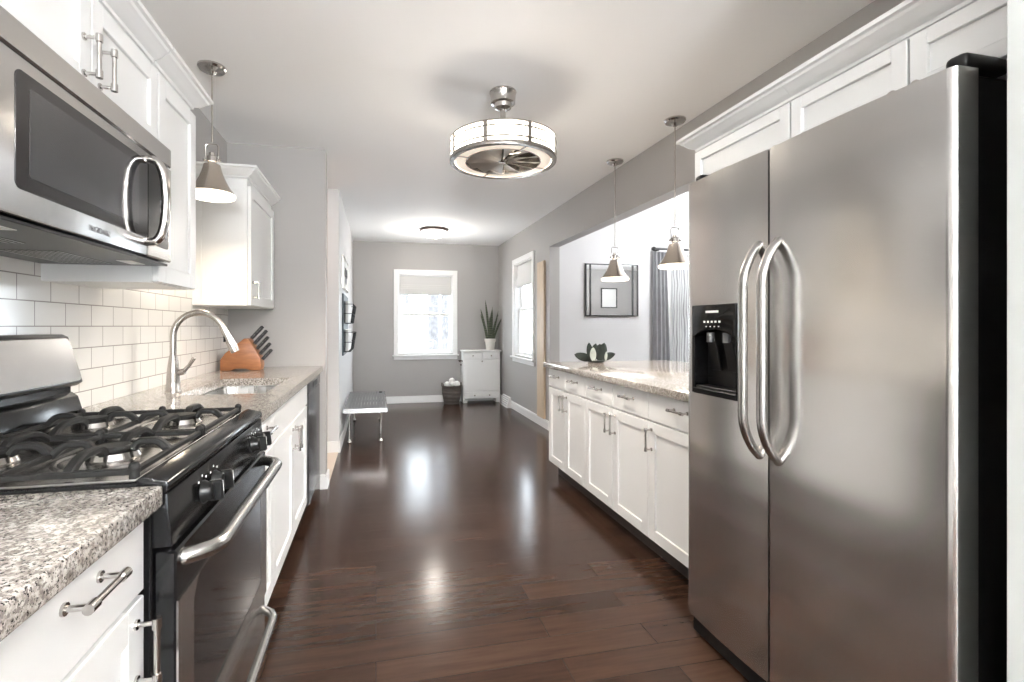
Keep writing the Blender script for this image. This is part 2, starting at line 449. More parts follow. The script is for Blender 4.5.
# ------------------------------------------------------------------ setting
H = 2.52
DY = 5.40      # dining room wall with mirror and window
XL, XR, YB = -1.04, 1.96, 7.65
struct(MB().box(XL - 0.1, 7.6, -5.1, 8.0, -0.1, 0.0).build('floor', M_floor), 'dark brown hardwood floor of wide boards running across the room', 'floor')
struct(MB().box(-2.4, -0.352, 3.872, 4.798, 0.0, 0.006).build('floor_hall', M_tilefloor), 'pale beige floor strip of the side hall at left', 'floor')
struct(MB().box(-2.5, 7.6, -5.1, 8.0, H, H + 0.1).build('ceiling', M_ceil), 'off white ceiling running over kitchen and far room', 'ceiling')
struct(MB().box(XL - 0.1, XL, -5.1, 3.87, 0, H).build('wall_left', M_wall), 'grey kitchen wall behind the left counter', 'wall')
struct(MB().box(XL, -0.366, 3.75, 3.87, 0, H).build('wall_left_return', M_wall), 'short grey wall closing the left counter beside the dishwasher', 'wall')
struct(MB().box(-2.5, -0.45, 4.8, 4.9, 0, H).build('wall_hall', M_hall), 'beige wall of the side hall facing the camera', 'wall')
struct(MB().box(-2.5, -2.4, 3.75, 4.8, 0, H).build('wall_hall_end', M_hall), 'end wall of the side hall', 'wall')
struct(MB().box(-2.4, XL - 0.1, 3.75, 3.87, 0, H).build('wall_hall_near', M_hall), 'near wall of the side hall', 'wall')
struct(MB().box(-0.45, -0.347, 4.8, 7.8, 0, H).build('wall_left_far', M_dwall), 'white lit wall at left of far room holding organizer', 'wall')

def wall_with_hole(name, mat, ax, c0, c1, a0, a1, h0, h1, z0, z1, label, top=H):
    """ax: 'x' wall runs along x, thickness y c0..c1; hole a:h0..h1, z0..z1"""
    m = MB()
    for (p, q, r, s) in ((a0, h0, 0, top), (h1, a1, 0, top), (h0, h1, 0, z0), (h0, h1, z1, top)):
        if ax == 'x': m.box(p, q, c0, c1, r, s)
        else: m.box(c0, c1, p, q, r, s)
    return struct(m.build(name, mat), label, 'wall')
wall_with_hole('wall_back', M_wall, 'x', YB, YB + 0.15, -0.347, 2.08, 0.345, 1.20, 0.77, 2.02, 'grey end wall of the far room with one window')
wall_with_hole('wall_right', M_wall, 'y', XR, XR + 0.12, 5.27, YB, 5.88, 6.70, 0.79, 2.09, 'grey right wall of the far room with a tall window')
struct(MB().box(XR, XR + 0.12, 1.70, 5.27, 2.128, H).build('wall_right_header', M_wall), 'grey beam over the wide opening to the dining room', 'wall')
struct(MB().box(XR, XR + 0.12, -5.1, 1.70, 0, H).build('wall_right_near', M_wall), 'grey wall behind and above the refrigerator', 'wall')
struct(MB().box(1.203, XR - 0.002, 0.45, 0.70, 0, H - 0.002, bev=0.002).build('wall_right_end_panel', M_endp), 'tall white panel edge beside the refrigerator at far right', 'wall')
wall_with_hole('wall_behind_camera', M_wall, 'x', -5.1, -5.0, XL, XR, -0.55, 1.35, 0.15, 2.2, 'grey wall behind the camera with a glazed opening added for fill')
wall_with_hole('wall_dining_back', M_dwall, 'x', DY, DY + 0.12, XR + 0.12, 7.5, 3.62, 4.92, 0.62, 2.03, 'pale dining room wall holding the mirror and window')
struct(MB().box(7.5, 7.6, 0.3, DY + 0.12, 0, H).build('wall_dining_right', M_dwall), 'far side wall of the dining room', 'wall')
struct(MB().box(XR + 0.12, 7.5, 0.3, 0.42, 0, H).build('wall_dining_front', M_wall), 'grey dining room wall seen in the mirror', 'wall')

def baseboard(name, x0, x1, y0, y1, h=0.11, label=None):
    m = MB().box(x0, x1, y0, y1, 0.0, h - 0.018, bev=0.002)
    m.box(x0, x1, y0, y1, h - 0.018, h, bev=0.005)
    return struct(m.build(name, M_trim), label, 'baseboard')
baseboard('baseboard_back', -0.345, XR - 0.016, YB - 0.015, YB, label='white baseboard under the far window')
baseboard('baseboard_right', XR - 0.015, XR, 5.27, YB - 0.016, label='white baseboard along the right wall of far room')
baseboard('baseboard_left_far', -0.347, -0.332, 4.785, YB - 0.016, label='white baseboard under the wall organizer')
baseboard('baseboard_hall', -2.39, -0.348, 4.785, 4.8, label='white baseboard along the beige hall wall')
baseboard('baseboard_left_return', -0.366, -0.350, 3.735, 3.885, label='white baseboard wrapped round the short wall end')
baseboard('baseboard_return_front', -0.405, -0.3665, 3.735, 3.749, label='white baseboard beside the dishwasher')

# ------------------------------------------------------------------ windows (local: x across, +y into the room, wall face at y=0, z up)
def window(name, label, loc, rz, w, z0, z1, casing=0.075, depth=0.13, inset_sill=True, rail=0.5, trimmed=True):
    """w,z0,z1: hole. casing around it."""
    r = thing(name, label, 'window', loc, rz); r['kind'] = 'structure'
    hw = w / 2
    m = MB()
    if trimmed:
        m.box(-hw - casing, -hw, -0.002, 0.022, z0 - 0.01, z1 + casing, bev=0.004)
        m.box(hw, hw + casing, -0.002, 0.022, z0 - 0.01, z1 + casing, bev=0.004)
        m.box(-hw, hw, -0.002, 0.022, z1, z1 + casing, bev=0.004)
        m.build('casing', M_trim, r)
        s = MB().box(-hw - casing - 0.02, hw + casing + 0.02, -0.02, 0.05, z0 - 0.035, z0 - 0.01, bev=0.006)
        s.box(-hw - casing, hw + casing, -0.002, 0.018, z0 - 0.09, z0 - 0.035, bev=0.004)
        s.build('sill', M_trim, r)
    j = MB()
    j.box(-hw, -hw + 0.015, -depth, 0, z0, z1); j.box(hw - 0.015, hw, -depth, 0, z0, z1)
    j.box(-hw, hw, -depth, 0, z1 - 0.015, z1); j.box(-hw, hw, -depth, 0, z0 - 0.01, z0 + 0.015)
    j.build('frame', M_trim, r)
    zm = z0 + (z1 - z0) * rail
    for (a, b, y) in ((z0 + 0.015, zm + 0.018, -0.065), (zm - 0.018, z1 - 0.015, -0.098)):
        s = MB(); x = hw - 0.016; k = 0.042
        s.box(-x, -x + k, y - 0.015, y + 0.015, a, b, bev=0.003); s.box(x - k, x, y - 0.015, y + 0.015, a, b, bev=0.003)
        s.box(-x + k, x - k, y - 0.015, y + 0.015, a, a + k, bev=0.003); s.box(-x + k, x - k, y - 0.015, y + 0.015, b - k, b, bev=0.003)
        so = s.build('sash', M_trim, r)
        MB().box(-x + k - 0.004, x - k + 0.004, y - 0.002, y + 0.002, a + k - 0.004, b - k + 0.004).build('pane', M_pane, so)
    return r
window('window_1', 'white double hung window in the grey end wall', (0.7725, YB, 0), BACK, 0.855, 0.77, 2.02)
window('window_2', 'white double hung window in the right wall beside pine board', (XR, 6.29, 0), RIGHT, 0.82, 0.79, 2.09, depth=0.12)
window('window_3', 'bright dining room window behind the sheer curtain', (4.27, DY, 0), BACK, 1.30, 0.62, 2.03, depth=0.12)
# unseen glazed opening added behind the camera to give fill daylight
wb = thing('added_fill_window', 'unseen glazed opening added behind the camera for fill light', 'window', (0.4, -5.0, 0), 0); wb['kind'] = 'structure'
m = MB()
for x in (-0.95, -0.03, 0.89): m.box(x, x + 0.06, -0.08, -0.02, 0.15, 2.2, bev=0.004)
m.box(-0.89, 0.89, -0.08, -0.02, 0.15, 0.24); m.box(-0.89, 0.89, -0.08, -0.02, 2.12, 2.2)
m.build('frame', M_trim, wb)
MB().box(-0.94, 0.94, -0.052, -0.048, 0.2, 2.15).build('pane', M_pane, wb)

def roman_shade(label, loc, rz, w, z0, z1, y=0.0):
    r = thing('roman_shade', label, 'window shade', loc, rz)
    m = MB(); hw = w / 2
    m.box(-hw, hw, y, y + 0.012, z0 + 0.05, z1, bev=0.003)
    f = MB()
    for k in range(3):
        f.box(-hw, hw, y + 0.012 + 0.008 * k, y + 0.020 + 0.008 * k, z0 + 0.012 * k, z0 + 0.16 - 0.03 * k, bev=0.003)
    m.build('shade_panel', M_fabric, r); f.build('fold', M_fabric, r)
    MB().box(-hw, hw, y - 0.018, y, z1 - 0.03, z1 - 0.002).build('headrail', M_trim, r)
    return r
roman_shade('pale grey roman shade folded at the top of the end wall window', (0.7725, YB, 0), BACK, 0.82, 1.70, 2.0, y=-0.045)
roman_shade('pale grey roman shade folded over the right wall window', (XR, 6.29, 0), RIGHT, 0.785, 1.76, 2.07, y=-0.045)

# ------------------------------------------------------------------ cabinet kit (local: x width, +y front, front face plane y=0, z up)
def pull(parent, c, vertical, L=0.128, mat=None):
    """bar pull with posts and end collars; c = centre on the door face"""
    mat = mat or M_chrome
    x, y, z = c; m = MB(); h = L / 2; off = 0.034
    def P(t, d): return (x, y + d, z + t) if vertical else (x + t, y + d, z)
    m.cyl(P(-h - 0.006, off), P(h + 0.006, off), 0.0052, 12)
    for s in (-1, 1):
        m.cyl(P(s * h, 0), P(s * h, off), 0.0045, 10)
        m.cyl(P(s * h, -0.0005), P(s * h, 0.004), 0.009, 12)
        m.cyl(P(s * (h - 0.010), off), P(s * (h + 0.009), off), 0.0078, 12)
    return m.build('handle', mat, parent)
def shaker(parent, name, x0, x1, z0, z1, flat=False, fr=0.058, y=0.0, th=0.02):
    m = MB()
    if flat:
        m.box(x0, x1, y, y + th, z0, z1, bev=0.0025)
    else:
        m.box(x0, x0 + fr, y, y + th, z0, z1, bev=0.002); m.box(x1 - fr, x1, y, y + th, z0, z1, bev=0.002)
        m.box(x0 + fr - 0.001, x1 - fr + 0.001, y, y + th, z0, z0 + fr, bev=0.002); m.box(x0 + fr - 0.001, x1 - fr + 0.001, y, y + th, z1 - fr, z1, bev=0.002)
        m.box(x0 + fr - 0.004, x1 - fr + 0.004, y, y + th - 0.010, z0 + fr - 0.004, z1 - fr + 0.004)
    return m.build(name, M_cab, parent)
def knob(parent, c, mat=None, r=0.012, L=0.022):
    x, y, z = c
    m = MB().cyl((x, y, z), (x, y + L * 0.7, z), r * 0.45, 10)
    m.lathe([(0, L), (r * 0.7, L), (r, L * 0.8), (r, L * 0.62), (r * 0.45, L * 0.45)], seg=16, M=Matrix.Translation((x, y, z)) @ Matrix.Rotation(-PI / 2, 4, 'X'))
    return m.build('knob', mat or M_chrome, parent)
def base_cabinet(label, loc, rz, w, cols, depth=0.595, group=None, toe=0.11, hollow=False, hw=None):
    """cols: list of (x0,x1, drawer_handle, hinge) hinge 'l','r' side where handle sits"""
    r = thing('base_cabinet', label, 'cabinet', loc, rz, group)
    a, b2 = -w / 2 + 0.0015, w / 2 - 0.0015
    if hollow:      # open carcass so the sink bowls can hang inside
        b = MB().box(a, a + 0.018, -depth, -0.0005, toe, 0.873).box(b2 - 0.018, b2, -depth, -0.0005, toe, 0.873)
        b.box(a + 0.018, b2 - 0.018, -depth, -depth + 0.012, toe, 0.873).box(a + 0.018, b2 - 0.018, -depth, -0.0005, toe, toe + 0.018)
        b.box(a + 0.018, b2 - 0.018, -0.014, -0.0005, toe, 0.873)
    else:
        b = MB().box(a, b2, -depth, -0.0005, toe, 0.873, bev=0.001)
    b.build('body', M_cab, r)
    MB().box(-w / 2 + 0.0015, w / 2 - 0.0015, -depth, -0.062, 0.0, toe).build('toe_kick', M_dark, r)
    g = 0.0022
    for (x0, x1, dh, side) in cols:
        if dh is not None:
            d = shaker(r, 'drawer', x0 + g, x1 - g, 0.727, 0.866, flat=True)
            if dh: pull(d, ((x0 + x1) / 2 - (0.032 if hw else 0), 0.02, 0.824 if hw else 0.813), False, hw or 0.10)
        if side:
            dz1 = 0.718
            d = shaker(r, 'door', x0 + g, x1 - g, toe + 0.006, dz1)
            hx = x0 + 0.034 if side == 'l' else x1 - 0.034
            pull(d, (hx, 0.02, 0.63), True, 0.10)
    return r
# ---- left run, fronts at x=-0.41 (door faces at -0.39): local x -> world -y
FX = -0.436
base_cabinet('white drawer base cabinet in front of the range', (FX, 0.775, 0), LEFT, 0.45, [(-0.225, 0.225, True, 'l')], hw=0.088)
base_cabinet('white base cabinet at the near end of the left counter', (FX, 0.30, 0), LEFT, 0.49, [(-0.245, 0.245, True, 'r')], hw=0.088)
base_cabinet('narrow white base cabinet just beyond the range', (FX, 1.962, 0), LEFT, 0.375, [(-0.1875, 0.1875, True, 'r')])
base_cabinet('white sink base cabinet beside the dishwasher', (FX, 2.645, 0), LEFT, 0.985, [(-0.4925, 0.0, None, 'r'), (0.0, 0.4925, None, 'l')], hollow=True)
sb = [o for o in C.objects if o.get('label') == 'white sink base cabinet beside the dishwasher'][0]
shaker(sb, 'false_front', -0.490, 0.490, 0.727, 0.866, flat=True)
# ---- right run, fronts at x=1.395 (door faces 1.375): local x -> world +y
RX = 1.395
def rcol(y0, y1, yc): return (y0 - yc, y1 - yc)
grp = 'white base cabinets under the peninsula'
yc = (3.02 + 3.72) / 2
base_cabinet('white peninsula cabinet at the far end by the pine board', (RX, yc, 0), RIGHT, 0.70, [(*rcol(3.374, 3.72, yc), True, 'l'), (*rcol(3.02, 3.374, yc), True, 'r')], group=grp)
yc = (2.252 + 3.02) / 2
base_cabinet('white double door cabinet in the middle of the peninsula', (RX, yc, 0), RIGHT, 0.768, [(*rcol(2.635, 3.02, yc), True, 'l'), (*rcol(2.252, 2.635, yc), True, 'r')], group=grp)
yc = (1.70 + 2.252) / 2
base_cabinet('white single door cabinet nearest the refrigerator', (RX, yc, 0), RIGHT, 0.552, [(*rcol(1.70, 2.252, yc), True, 'r')], group=grp)
# peninsula back panel (dining side)
struct(MB().box(1.998, 2.05, 1.71, 3.718, 0.0, 0.873).build('trim_1', M_cab), 'white back panel of the peninsula', 'panel')

# ------------------------------------------------------------------ counters
ct = MB().box(1.335, 2.46, 1.70, 3.745, 0.8745, 0.915, bev=0.006, seg=2)
tag(ct.build('granite_countertop', M_granite), 'long speckled granite slab on the white peninsula', 'countertop')
m = MB().box(XL + 0.001, -0.386, 0.055, 1.004, 0.8745, 0.915, bev=0.006, seg=2)
tag(m.build('granite_countertop', M_granite), 'speckled granite slab at lower left before the range', 'countertop')
SX0, SX1, SY0, SY1 = -0.83, -0.475, 2.27, 2.93
def slab_hole(x0, x1, y0, y1, hx0, hx1, hy0, hy1, z0, z1):
    tb = bmesh.new()
    xs = [x0, hx0, hx1, x1]; ys = [y0, hy0, hy1, y1]
    V = {}
    for k, z in enumerate((z0, z1)):
        for i, x in enumerate(xs):
            for j, y in enumerate(ys): V[i, j, k] = tb.verts.new((x, y, z))
    for i in range(3):
        for j in range(3):
            if (i, j) == (1, 1): continue
            for k in (0, 1): tb.faces.new([V[i, j, k], V[i + 1, j, k], V[i + 1, j + 1, k], V[i, j + 1, k]])
    def side(a, b): tb.faces.new([V[(*a, 0)], V[(*b, 0)], V[(*b, 1)], V[(*a, 1)]])
    for i in range(3): side((i, 0), (i + 1, 0)); side((i, 3), (i + 1, 3)); side((0, i), (0, i + 1)); side((3, i), (3, i + 1))
    side((1, 1), (2, 1)); side((1, 2), (2, 2)); side((1, 1), (1, 2)); side((2, 1), (2, 2))
    bmesh.ops.recalc_face_normals(tb, faces=tb.faces)
    mb = MB(); mb._merge(tb); return mb
m = slab_hole(XL + 0.001, -0.386, 1.7725, 3.748, SX0, SX1, SY0, SY1, 0.8745, 0.915)
tag(m.build('granite_countertop', M_granite), 'speckled granite slab around the sink on the left', 'countertop')
# backsplash tiles
struct(MB().box(XL, XL + 0.009, 0.05, 3.749, 0.9155, 1.425).build('trim_2', M_tile), 'white subway tile backsplash with grey grout', 'backsplash')

# sink (two bowls under the slab)
sk = thing('kitchen_sink', 'stainless double bowl sink set under the granite', 'sink', (0, 0, 0.6))
def bowl(x0, x1, y0, y1, zt, zb):
    tb = bmesh.new(); t = 0.03
    r0 = [(x0, y0), (x1, y0), (x1, y1), (x0, y1)]; r1 = [(x0 + t, y0 + t), (x1 - t, y0 + t), (x1 - t, y1 - t), (x0 + t, y1 - t)]
    A = [tb.verts.new((*p, zt)) for p in r0]; B = [tb.verts.new((*p, zb)) for p in r1]
    for i in range(4): tb.faces.new((A[i], A[(i + 1) % 4], B[(i + 1) % 4], B[i]))
    tb.faces.new(B)
    bmesh.ops.bevel(tb, geom=[e for e in tb.edges if not e.is_boundary], offset=0.025, segments=3, profile=0.5, affect='EDGES')
    bmesh.ops.recalc_face_normals(tb, faces=tb.faces)
    bmesh.ops.solidify(tb, geom=list(tb.faces), thickness=-0.0015)
    mb = MB(); mb._merge(tb); return mb
ym = (SY0 + SY1) / 2
for (a, b) in ((SY0 + 0.002, ym - 0.012), (ym + 0.012, SY1 - 0.002)):
    o = bowl(SX0 + 0.002, SX1 - 0.002, a, b, 0.272, 0.11).build('bowl', M_sink, sk)
    MB().lathe([(0, 0.0), (0.035, 0.0), (0.042, 0.003), (0.042, 0.006), (0.03, 0.004), (0, 0.003)], c=((SX0 + SX1) / 2, (a + b) / 2, 0.112)).build('drain', M_chrome, o)
MB().box(SX0 + 0.004, SX1 - 0.004, ym - 0.012, ym + 0.012, 0.262, 0.272, bev=0.003).build('divider', M_sink, sk)

# faucet
fc = thing('kitchen_faucet', 'brushed nickel gooseneck faucet behind the sink', 'faucet', (-0.885, 2.40, 0.915))
MB().lathe([(0, 0), (0.033, 0), (0.033, 0.006), (0.029, 0.012), (0.027, 0.05), (0.024, 0.10), (0.019, 0.14), (0.0145, 0.165), (0, 0.165)], seg=28).build('base', M_nickel, fc)
pts = [(0, 0, 0.15), (0, 0, 0.25)] + arc((0.105, 0, 0.25), 0.105, 180, 22, 22)
MB().tube(pts, 0.0135, 16).build('spout', M_nickel, fc)
e0 = Vector(pts[-1]); dr = (Vector(pts[-1]) - Vector(pts[-2])).normalized()
MB().tube([e0 - dr * 0.002, e0 + dr * 0.03, e0 + dr * 0.10, e0 + dr * 0.125], [0.0145, 0.017, 0.021, 0.019], 16).build('spray_head', M_nickel, fc)
MB().box(-0.004, 0.004, -0.006, 0.006, -0.014, 0.014, bev=0.003, M=Matrix.Translation(e0 + dr * 0.06 + Vector((-0.016, -0.010, 0)))).build('spray_button', M_blackp, fc)
h = MB().tube([(0.02, 0, 0.085), (0.048, -0.004, 0.092)], 0.014, 14)
h.tube([(0.040, -0.004, 0.088), (0.066, -0.006, 0.118), (0.088, -0.008, 0.152)], [0.010, 0.0075, 0.0085], 12)
h.build('lever', M_nickel, fc)

# knife block and knives
kb = thing('knife_block', 'slanted cherry wood knife block on the counter', 'knife block', (-0.872, 3.50, 0.916))
prof = [(-0.125, 0.0), (-0.06, 0.0), (-0.03, 0.012), (0.03, 0.012), (0.06, 0.0), (0.118, 0.0), (0.125, 0.03), (0.118, 0.085), (0.085, 0.145), (0.05, 0.205), (0.02, 0.212), (-0.045, 0.155), (-0.095, 0.115), (-0.125, 0.07)]
MB().prism(prof, 'y', -0.055, 0.055, bev=0.004).build('block_body', M_block, kb)
kn_labels = ['black handled knife topmost in the wooden block', 'black handled knife second from top in the block', 'black handled knife third from top in the block',
             'black handled knife fourth from top in the block', 'black handled knife lowest in the wooden block']
for i in range(5):
    u = i / 4.0
    bx, bz = 0.054 + 0.070 * u, 0.205 - 0.140 * u
    k = thing('kitchen_knife', kn_labels[i], 'knife', (-0.872 + bx, 3.478 + (i % 2) * 0.006, 0.916 + bz), 0, 'knives in the wooden block')
    d = Vector((0.66, 0, 0.75)).normalized(); L = 0.125 - 0.010 * abs(i - 1)
    MB().bar(d * 0.006, d * L, 0.021, 0.030, up=(0, 1, 0)).build('handle', M_knifeh, k)
    MB().bar(d * 0.005, d * 0.014, 0.022, 0.031, up=(0, 1, 0)).build('bolster', M_chrome, k)
    mm = MB()
    for s in (0.04, 0.065, 0.09): mm.cyl(d * s + Vector((0, -0.0158, 0)), d * s + Vector((0, 0.0158, 0)), 0.0028, 8)
    mm.build('rivet', M_chrome, k)

# ------------------------------------------------------------------ range (local: x width -> world -y, +y front -> +x; origin at wall-side floor centre, front body plane y=0)
rg = thing('gas_range', 'black and stainless gas range between granite slabs', 'range', (-0.408, 1.388, 0), LEFT)
hw = 0.379
MB().box(-hw, hw, -0.628, 0.0, 0.03, 0.895, bev=0.003).build('body', M_black, rg)
for sx in (-1, 1):
    for y in (-0.60, -0.05): MB().cyl((sx * 0.33, y, 0.0), (sx * 0.33, y, 0.032), 0.018, 12).build('foot', M_blackp, rg)
# cooktop: stainless deck in black rim
deck = MB().box(-hw + 0.012, hw - 0.012, -0.494, -0.030, 0.9165, 0.9225, bev=0.002)
deck.build('cooktop', M_steel, rg)
rim = MB().box(-hw, hw, -0.57, -0.022, 0.896, 0.9165, bev=0.004)
rim.prism([(-0.026, 0.896), (0.022, 0.896), (0.028, 0.902), (0.030, 0.912), (0.024, 0.920), (-0.016, 0.929), (-0.026, 0.926)], 'x', -hw, hw, bev=0.003)
rim.build('cooktop_rim', M_black, rg)
# sloped control panel
MB().prism([(0.0, 0.795), (0.034, 0.795), (0.026, 0.895), (0.0, 0.895)], 'x', -hw, hw, bev=0.002).build('control_panel', M_black, rg)
for i, wy in enumerate((1.185, 1.262, 1.622, 1.690)):
    lx = -(wy - 1.388)
    k = MB(); Mk = Matrix.Translation((lx, 0.031, 0.840)) @ Matrix.Rotation(-PI / 2 + 0.08, 4, 'X')
    k.lathe([(0, 0.0), (0.025, 0.0), (0.025, 0.004), (0.021, 0.010), (0.021, 0.022), (0.018, 0.025), (0, 0.025)], seg=24, M=Mk)
    k.box(-0.0065, 0.0065, -0.023, 0.023, 0.012, 0.042, bev=0.004, M=Mk)
    ko = k.build('knob', M_blackp, rg)
    MB().box(-0.0012, 0.0012, -0.02, 0.004, 0.042, 0.0426, M=Mk).build('pointer', M_marks, ko)
    mk = MB()
    for a in (-40, 0, 40):
        mk.box(-0.0022, 0.0022, -0.0022, 0.0022, 0.0, 0.001, M=Mk @ Matrix.Translation((0.036 * math.sin(math.radians(a)), -0.036 * math.cos(math.radians(a)), 0.0005)))
    mk.build('marking', M_marks, rg)
# oven door
door = MB().box(-hw + 0.003, hw - 0.003, 0.002, 0.040, 0.305, 0.785, bev=0.004)
dr_o = door.build('oven_door', M_black, rg)
def framed(x0, x1, z0, z1, gx0, gx1, gz0, gz1, y0, y1):
    f = MB()
    f.box(x0, gx0, y0, y1, z0, z1); f.box(gx1, x1, y0, y1, z0, z1); f.box(gx0, gx1, y0, y1, z0, gz0); f.box(gx0, gx1, y0, y1, gz1, z1)
    return f
framed(-hw + 0.004, hw - 0.004, 0.307, 0.690, -0.295, 0.295, 0.375, 0.690 - 0.002, 0.040, 0.0435).build('door_skin', M_steel, dr_o)
gw = MB().prism([(-0.292, 0.378), (0.292, 0.378), (0.292, 0.655), (0.262, 0.686), (-0.262, 0.686), (-0.292, 0.655)], 'y', 0.0405, 0.0425)
gw.build('oven_window', M_glassblk, dr_o)
for s in (-1, 1): MB().prism([(s * 0.262, 0.688), (s * 0.295, 0.688), (s * 0.295, 0.653)], 'y', 0.0405, 0.0434).build('window_corner', M_steel, dr_o)
def bow_handle(x0, x1, y0, out, z, r, flat=0.10):
    pts = []
    for i in range(25):
        u = i / 24.0; x = x0 + (x1 - x0) * u
        e = min(u, 1 - u) / flat
        y = y0 + out * (math.sin(min(1, e) * PI / 2) ** 0.7)
        pts.append((x, y, z))
    return [(x0, y0 - 0.01, z)] + pts + [(x1, y0 - 0.01, z)]
MB().tube(bow_handle(-0.352, 0.338, 0.044, 0.048, 0.758, 0.0145), 0.017, 14).build('oven_handle', M_handle, dr_o)
dw = MB().box(-hw + 0.003, hw - 0.003, 0.002, 0.038, 0.075, 0.298, bev=0.004).build('warming_drawer', M_steel, rg)
MB().tube(bow_handle(-0.345, 0.345, 0.038, 0.045, 0.262, 0.013), 0.013, 14).build('drawer_handle', M_handle, dw)
# backguard
MB().box(-hw + 0.004, hw - 0.004, -0.628, -0.530, 0.896, 1.035, bev=0.004).build('backguard_riser', M_black, rg)
MB().prism([(-0.530, 0.917), (-0.495, 0.921), (-0.499, 0.945), (-0.512, 0.990), (-0.530, 1.004)], 'x', -hw + 0.002, hw - 0.002, bev=0.003).build('backguard_curve', M_black, rg)
bgm = MB().prism([(-0.627, 1.022), (-0.517, 1.022), (-0.500, 1.034), (-0.540, 1.176), (-0.556, 1.184), (-0.627, 1.184)], 'x', -hw, hw, bev=0.003)
bgm.build('backguard', M_blackp, rg)
sl = Vector((0, -0.540 + 0.500, 1.176 - 1.034)); sl.normalize(); nrm = Vector((0, sl.z, -sl.y))
Mf = Matrix(((1, 0, 0, 0), (0, sl.y, nrm.y, -0.500), (0, sl.z, nrm.z, 1.034), (0, 0, 0, 1)))
def rrect(x0, x1, y0, y1, r, n=5):
    out = []
    for cx, cy, a in ((x1 - r, y1 - r, 0), (x0 + r, y1 - r, 90), (x0 + r, y0 + r, 180), (x1 - r, y0 + r, 270)):
        for i in range(n + 1):
            t = math.radians(a + 90 * i / n); out.append((cx + r * math.cos(t), cy + r * math.sin(t)))
    return out
def plate(poly, z0, z1, M):
    tmp = MB().prism(poly, 'z', z0, z1); bmesh.ops.transform(tmp.bm, matrix=M, verts=tmp.bm.verts); return tmp
plate(rrect(-hw + 0.006, hw - 0.006, 0.006, 0.142, 0.018), 0.0, 0.003, Mf).build('backguard_face', M_steel, rg)
cdp = plate(rrect(-0.035, 0.205, 0.028, 0.122, 0.010), 0.0032, 0.0055, Mf).build('clock_display', M_glassblk, rg)
bt = MB()
for i in range(6):
    for j in range(2): bt._merge(plate(rrect(-0.02 + i * 0.036, 0.004 + i * 0.036, 0.036 + j * 0.02, 0.048 + j * 0.02, 0.004), 0.0057, 0.0066, Mf).bm)
bt.build('display_button', M_logo, rg)
# burners and grates
for bx in (-0.19, 0.19):
    for by in (-0.150, -0.378):
        b = MB().lathe([(0, 0.0), (0.048, 0.0), (0.050, 0.004), (0.044, 0.016), (0.036, 0.018), (0, 0.018)], c=(bx, by, 0.9225), seg=28).build('burner', M_chrome, rg)
        MB().lathe([(0, 0.0), (0.036, 0.0), (0.037, 0.005), (0.032, 0.010), (0, 0.011)], c=(bx, by, 0.941), seg=28).build('burner_cap', M_iron, b)
        pan = MB().lathe([(0.094, 0.0), (0.100, 0.003), (0.106, 0.0)], c=(bx, by, 0.9226), seg=36); pan.build('burner_ring', M_steel, rg)
def finger(m, a, b, z0=0.932, z1=0.957):
    """arched cast finger from frame point a to tip b"""
    a, b = Vector(a), Vector(b)
    pts = []
    for i in range(13):
        u = i / 12.0
        p = a.lerp(b, u)
        z = z0 + (z1 - z0) * math.sin(min(1.0, u * 2.2) * PI / 2)
        if u > 0.8: z -= 0.016 * ((u - 0.8) / 0.2) ** 2
        pts.append((p.x, p.y, z))
    m.ribbon(pts, 0.020, 0.015)
for s in (-1, 1):
    m = MB()
    x0, x1 = (0.008, 0.352) if s > 0 else (-0.352, -0.008)
    y0, y1 = -0.490, -0.040
    zf = 0.934
    for (p, q) in (((x0, y0), (x1, y0)), ((x0, y1), (x1, y1)), ((x0, y0), (x0, y1)), ((x1, y0), (x1, y1)), ((x0, (y0 + y1) / 2), (x1, (y0 + y1) / 2))):
        m.bar((*p, zf), (*q, zf), 0.011, 0.012)
    for (px, py) in ((x0, y0), (x1, y0), (x0, y1), (x1, y1), (x0, (y0 + y1) / 2), (x1, (y0 + y1) / 2)):
        m.cyl((px, py, 0.9228), (px, py, 0.942), 0.009, 12)
        m.blob((px, py, 0.942), 0.0105, sub=2)
    cx = 0.19 * s
    for by in (-0.150, -0.378):
        yq0, yq1 = (by - 0.105, by + 0.105)
        finger(m, (x0, by, 0), (cx - 0.040, by, 0)); finger(m, (x1, by, 0), (cx + 0.040, by, 0))
        yfar = y1 if by > -0.3 else (y0 + y1) / 2
        ynear = (y0 + y1) / 2 if by > -0.3 else y0
        finger(m, (cx, yfar, 0), (cx, by + 0.040, 0)); finger(m, (cx, ynear, 0), (cx, by - 0.040, 0))
    m.build('grate', M_iron, rg)

# ------------------------------------------------------------------ dishwasher
dwm = thing('dishwasher', 'dark stainless dishwasher beside the short wall', 'dishwasher', (-0.428, 3.442, 0), LEFT)
MB().box(-0.299, 0.299, -0.58, -0.003, 0.09, 0.872).build('tub', M_blackp, dwm)
MB().box(-0.297, 0.297, -0.002, 0.022, 0.095, 0.785, bev=0.004).build('door', M_dwsteel, dwm)
MB().box(-0.297, 0.297, -0.002, 0.024, 0.789, 0.866, bev=0.004).build('control_strip', M_dwsteel, dwm)
MB().box(-0.10, 0.10, 0.0242, 0.026, 0.805, 0.845, bev=0.0005).build('pocket_handle', M_blackp, dwm)
MB().box(-0.297, 0.297, -0.58, -0.05, 0.0, 0.088).build('toe_kick', M_dark, dwm)

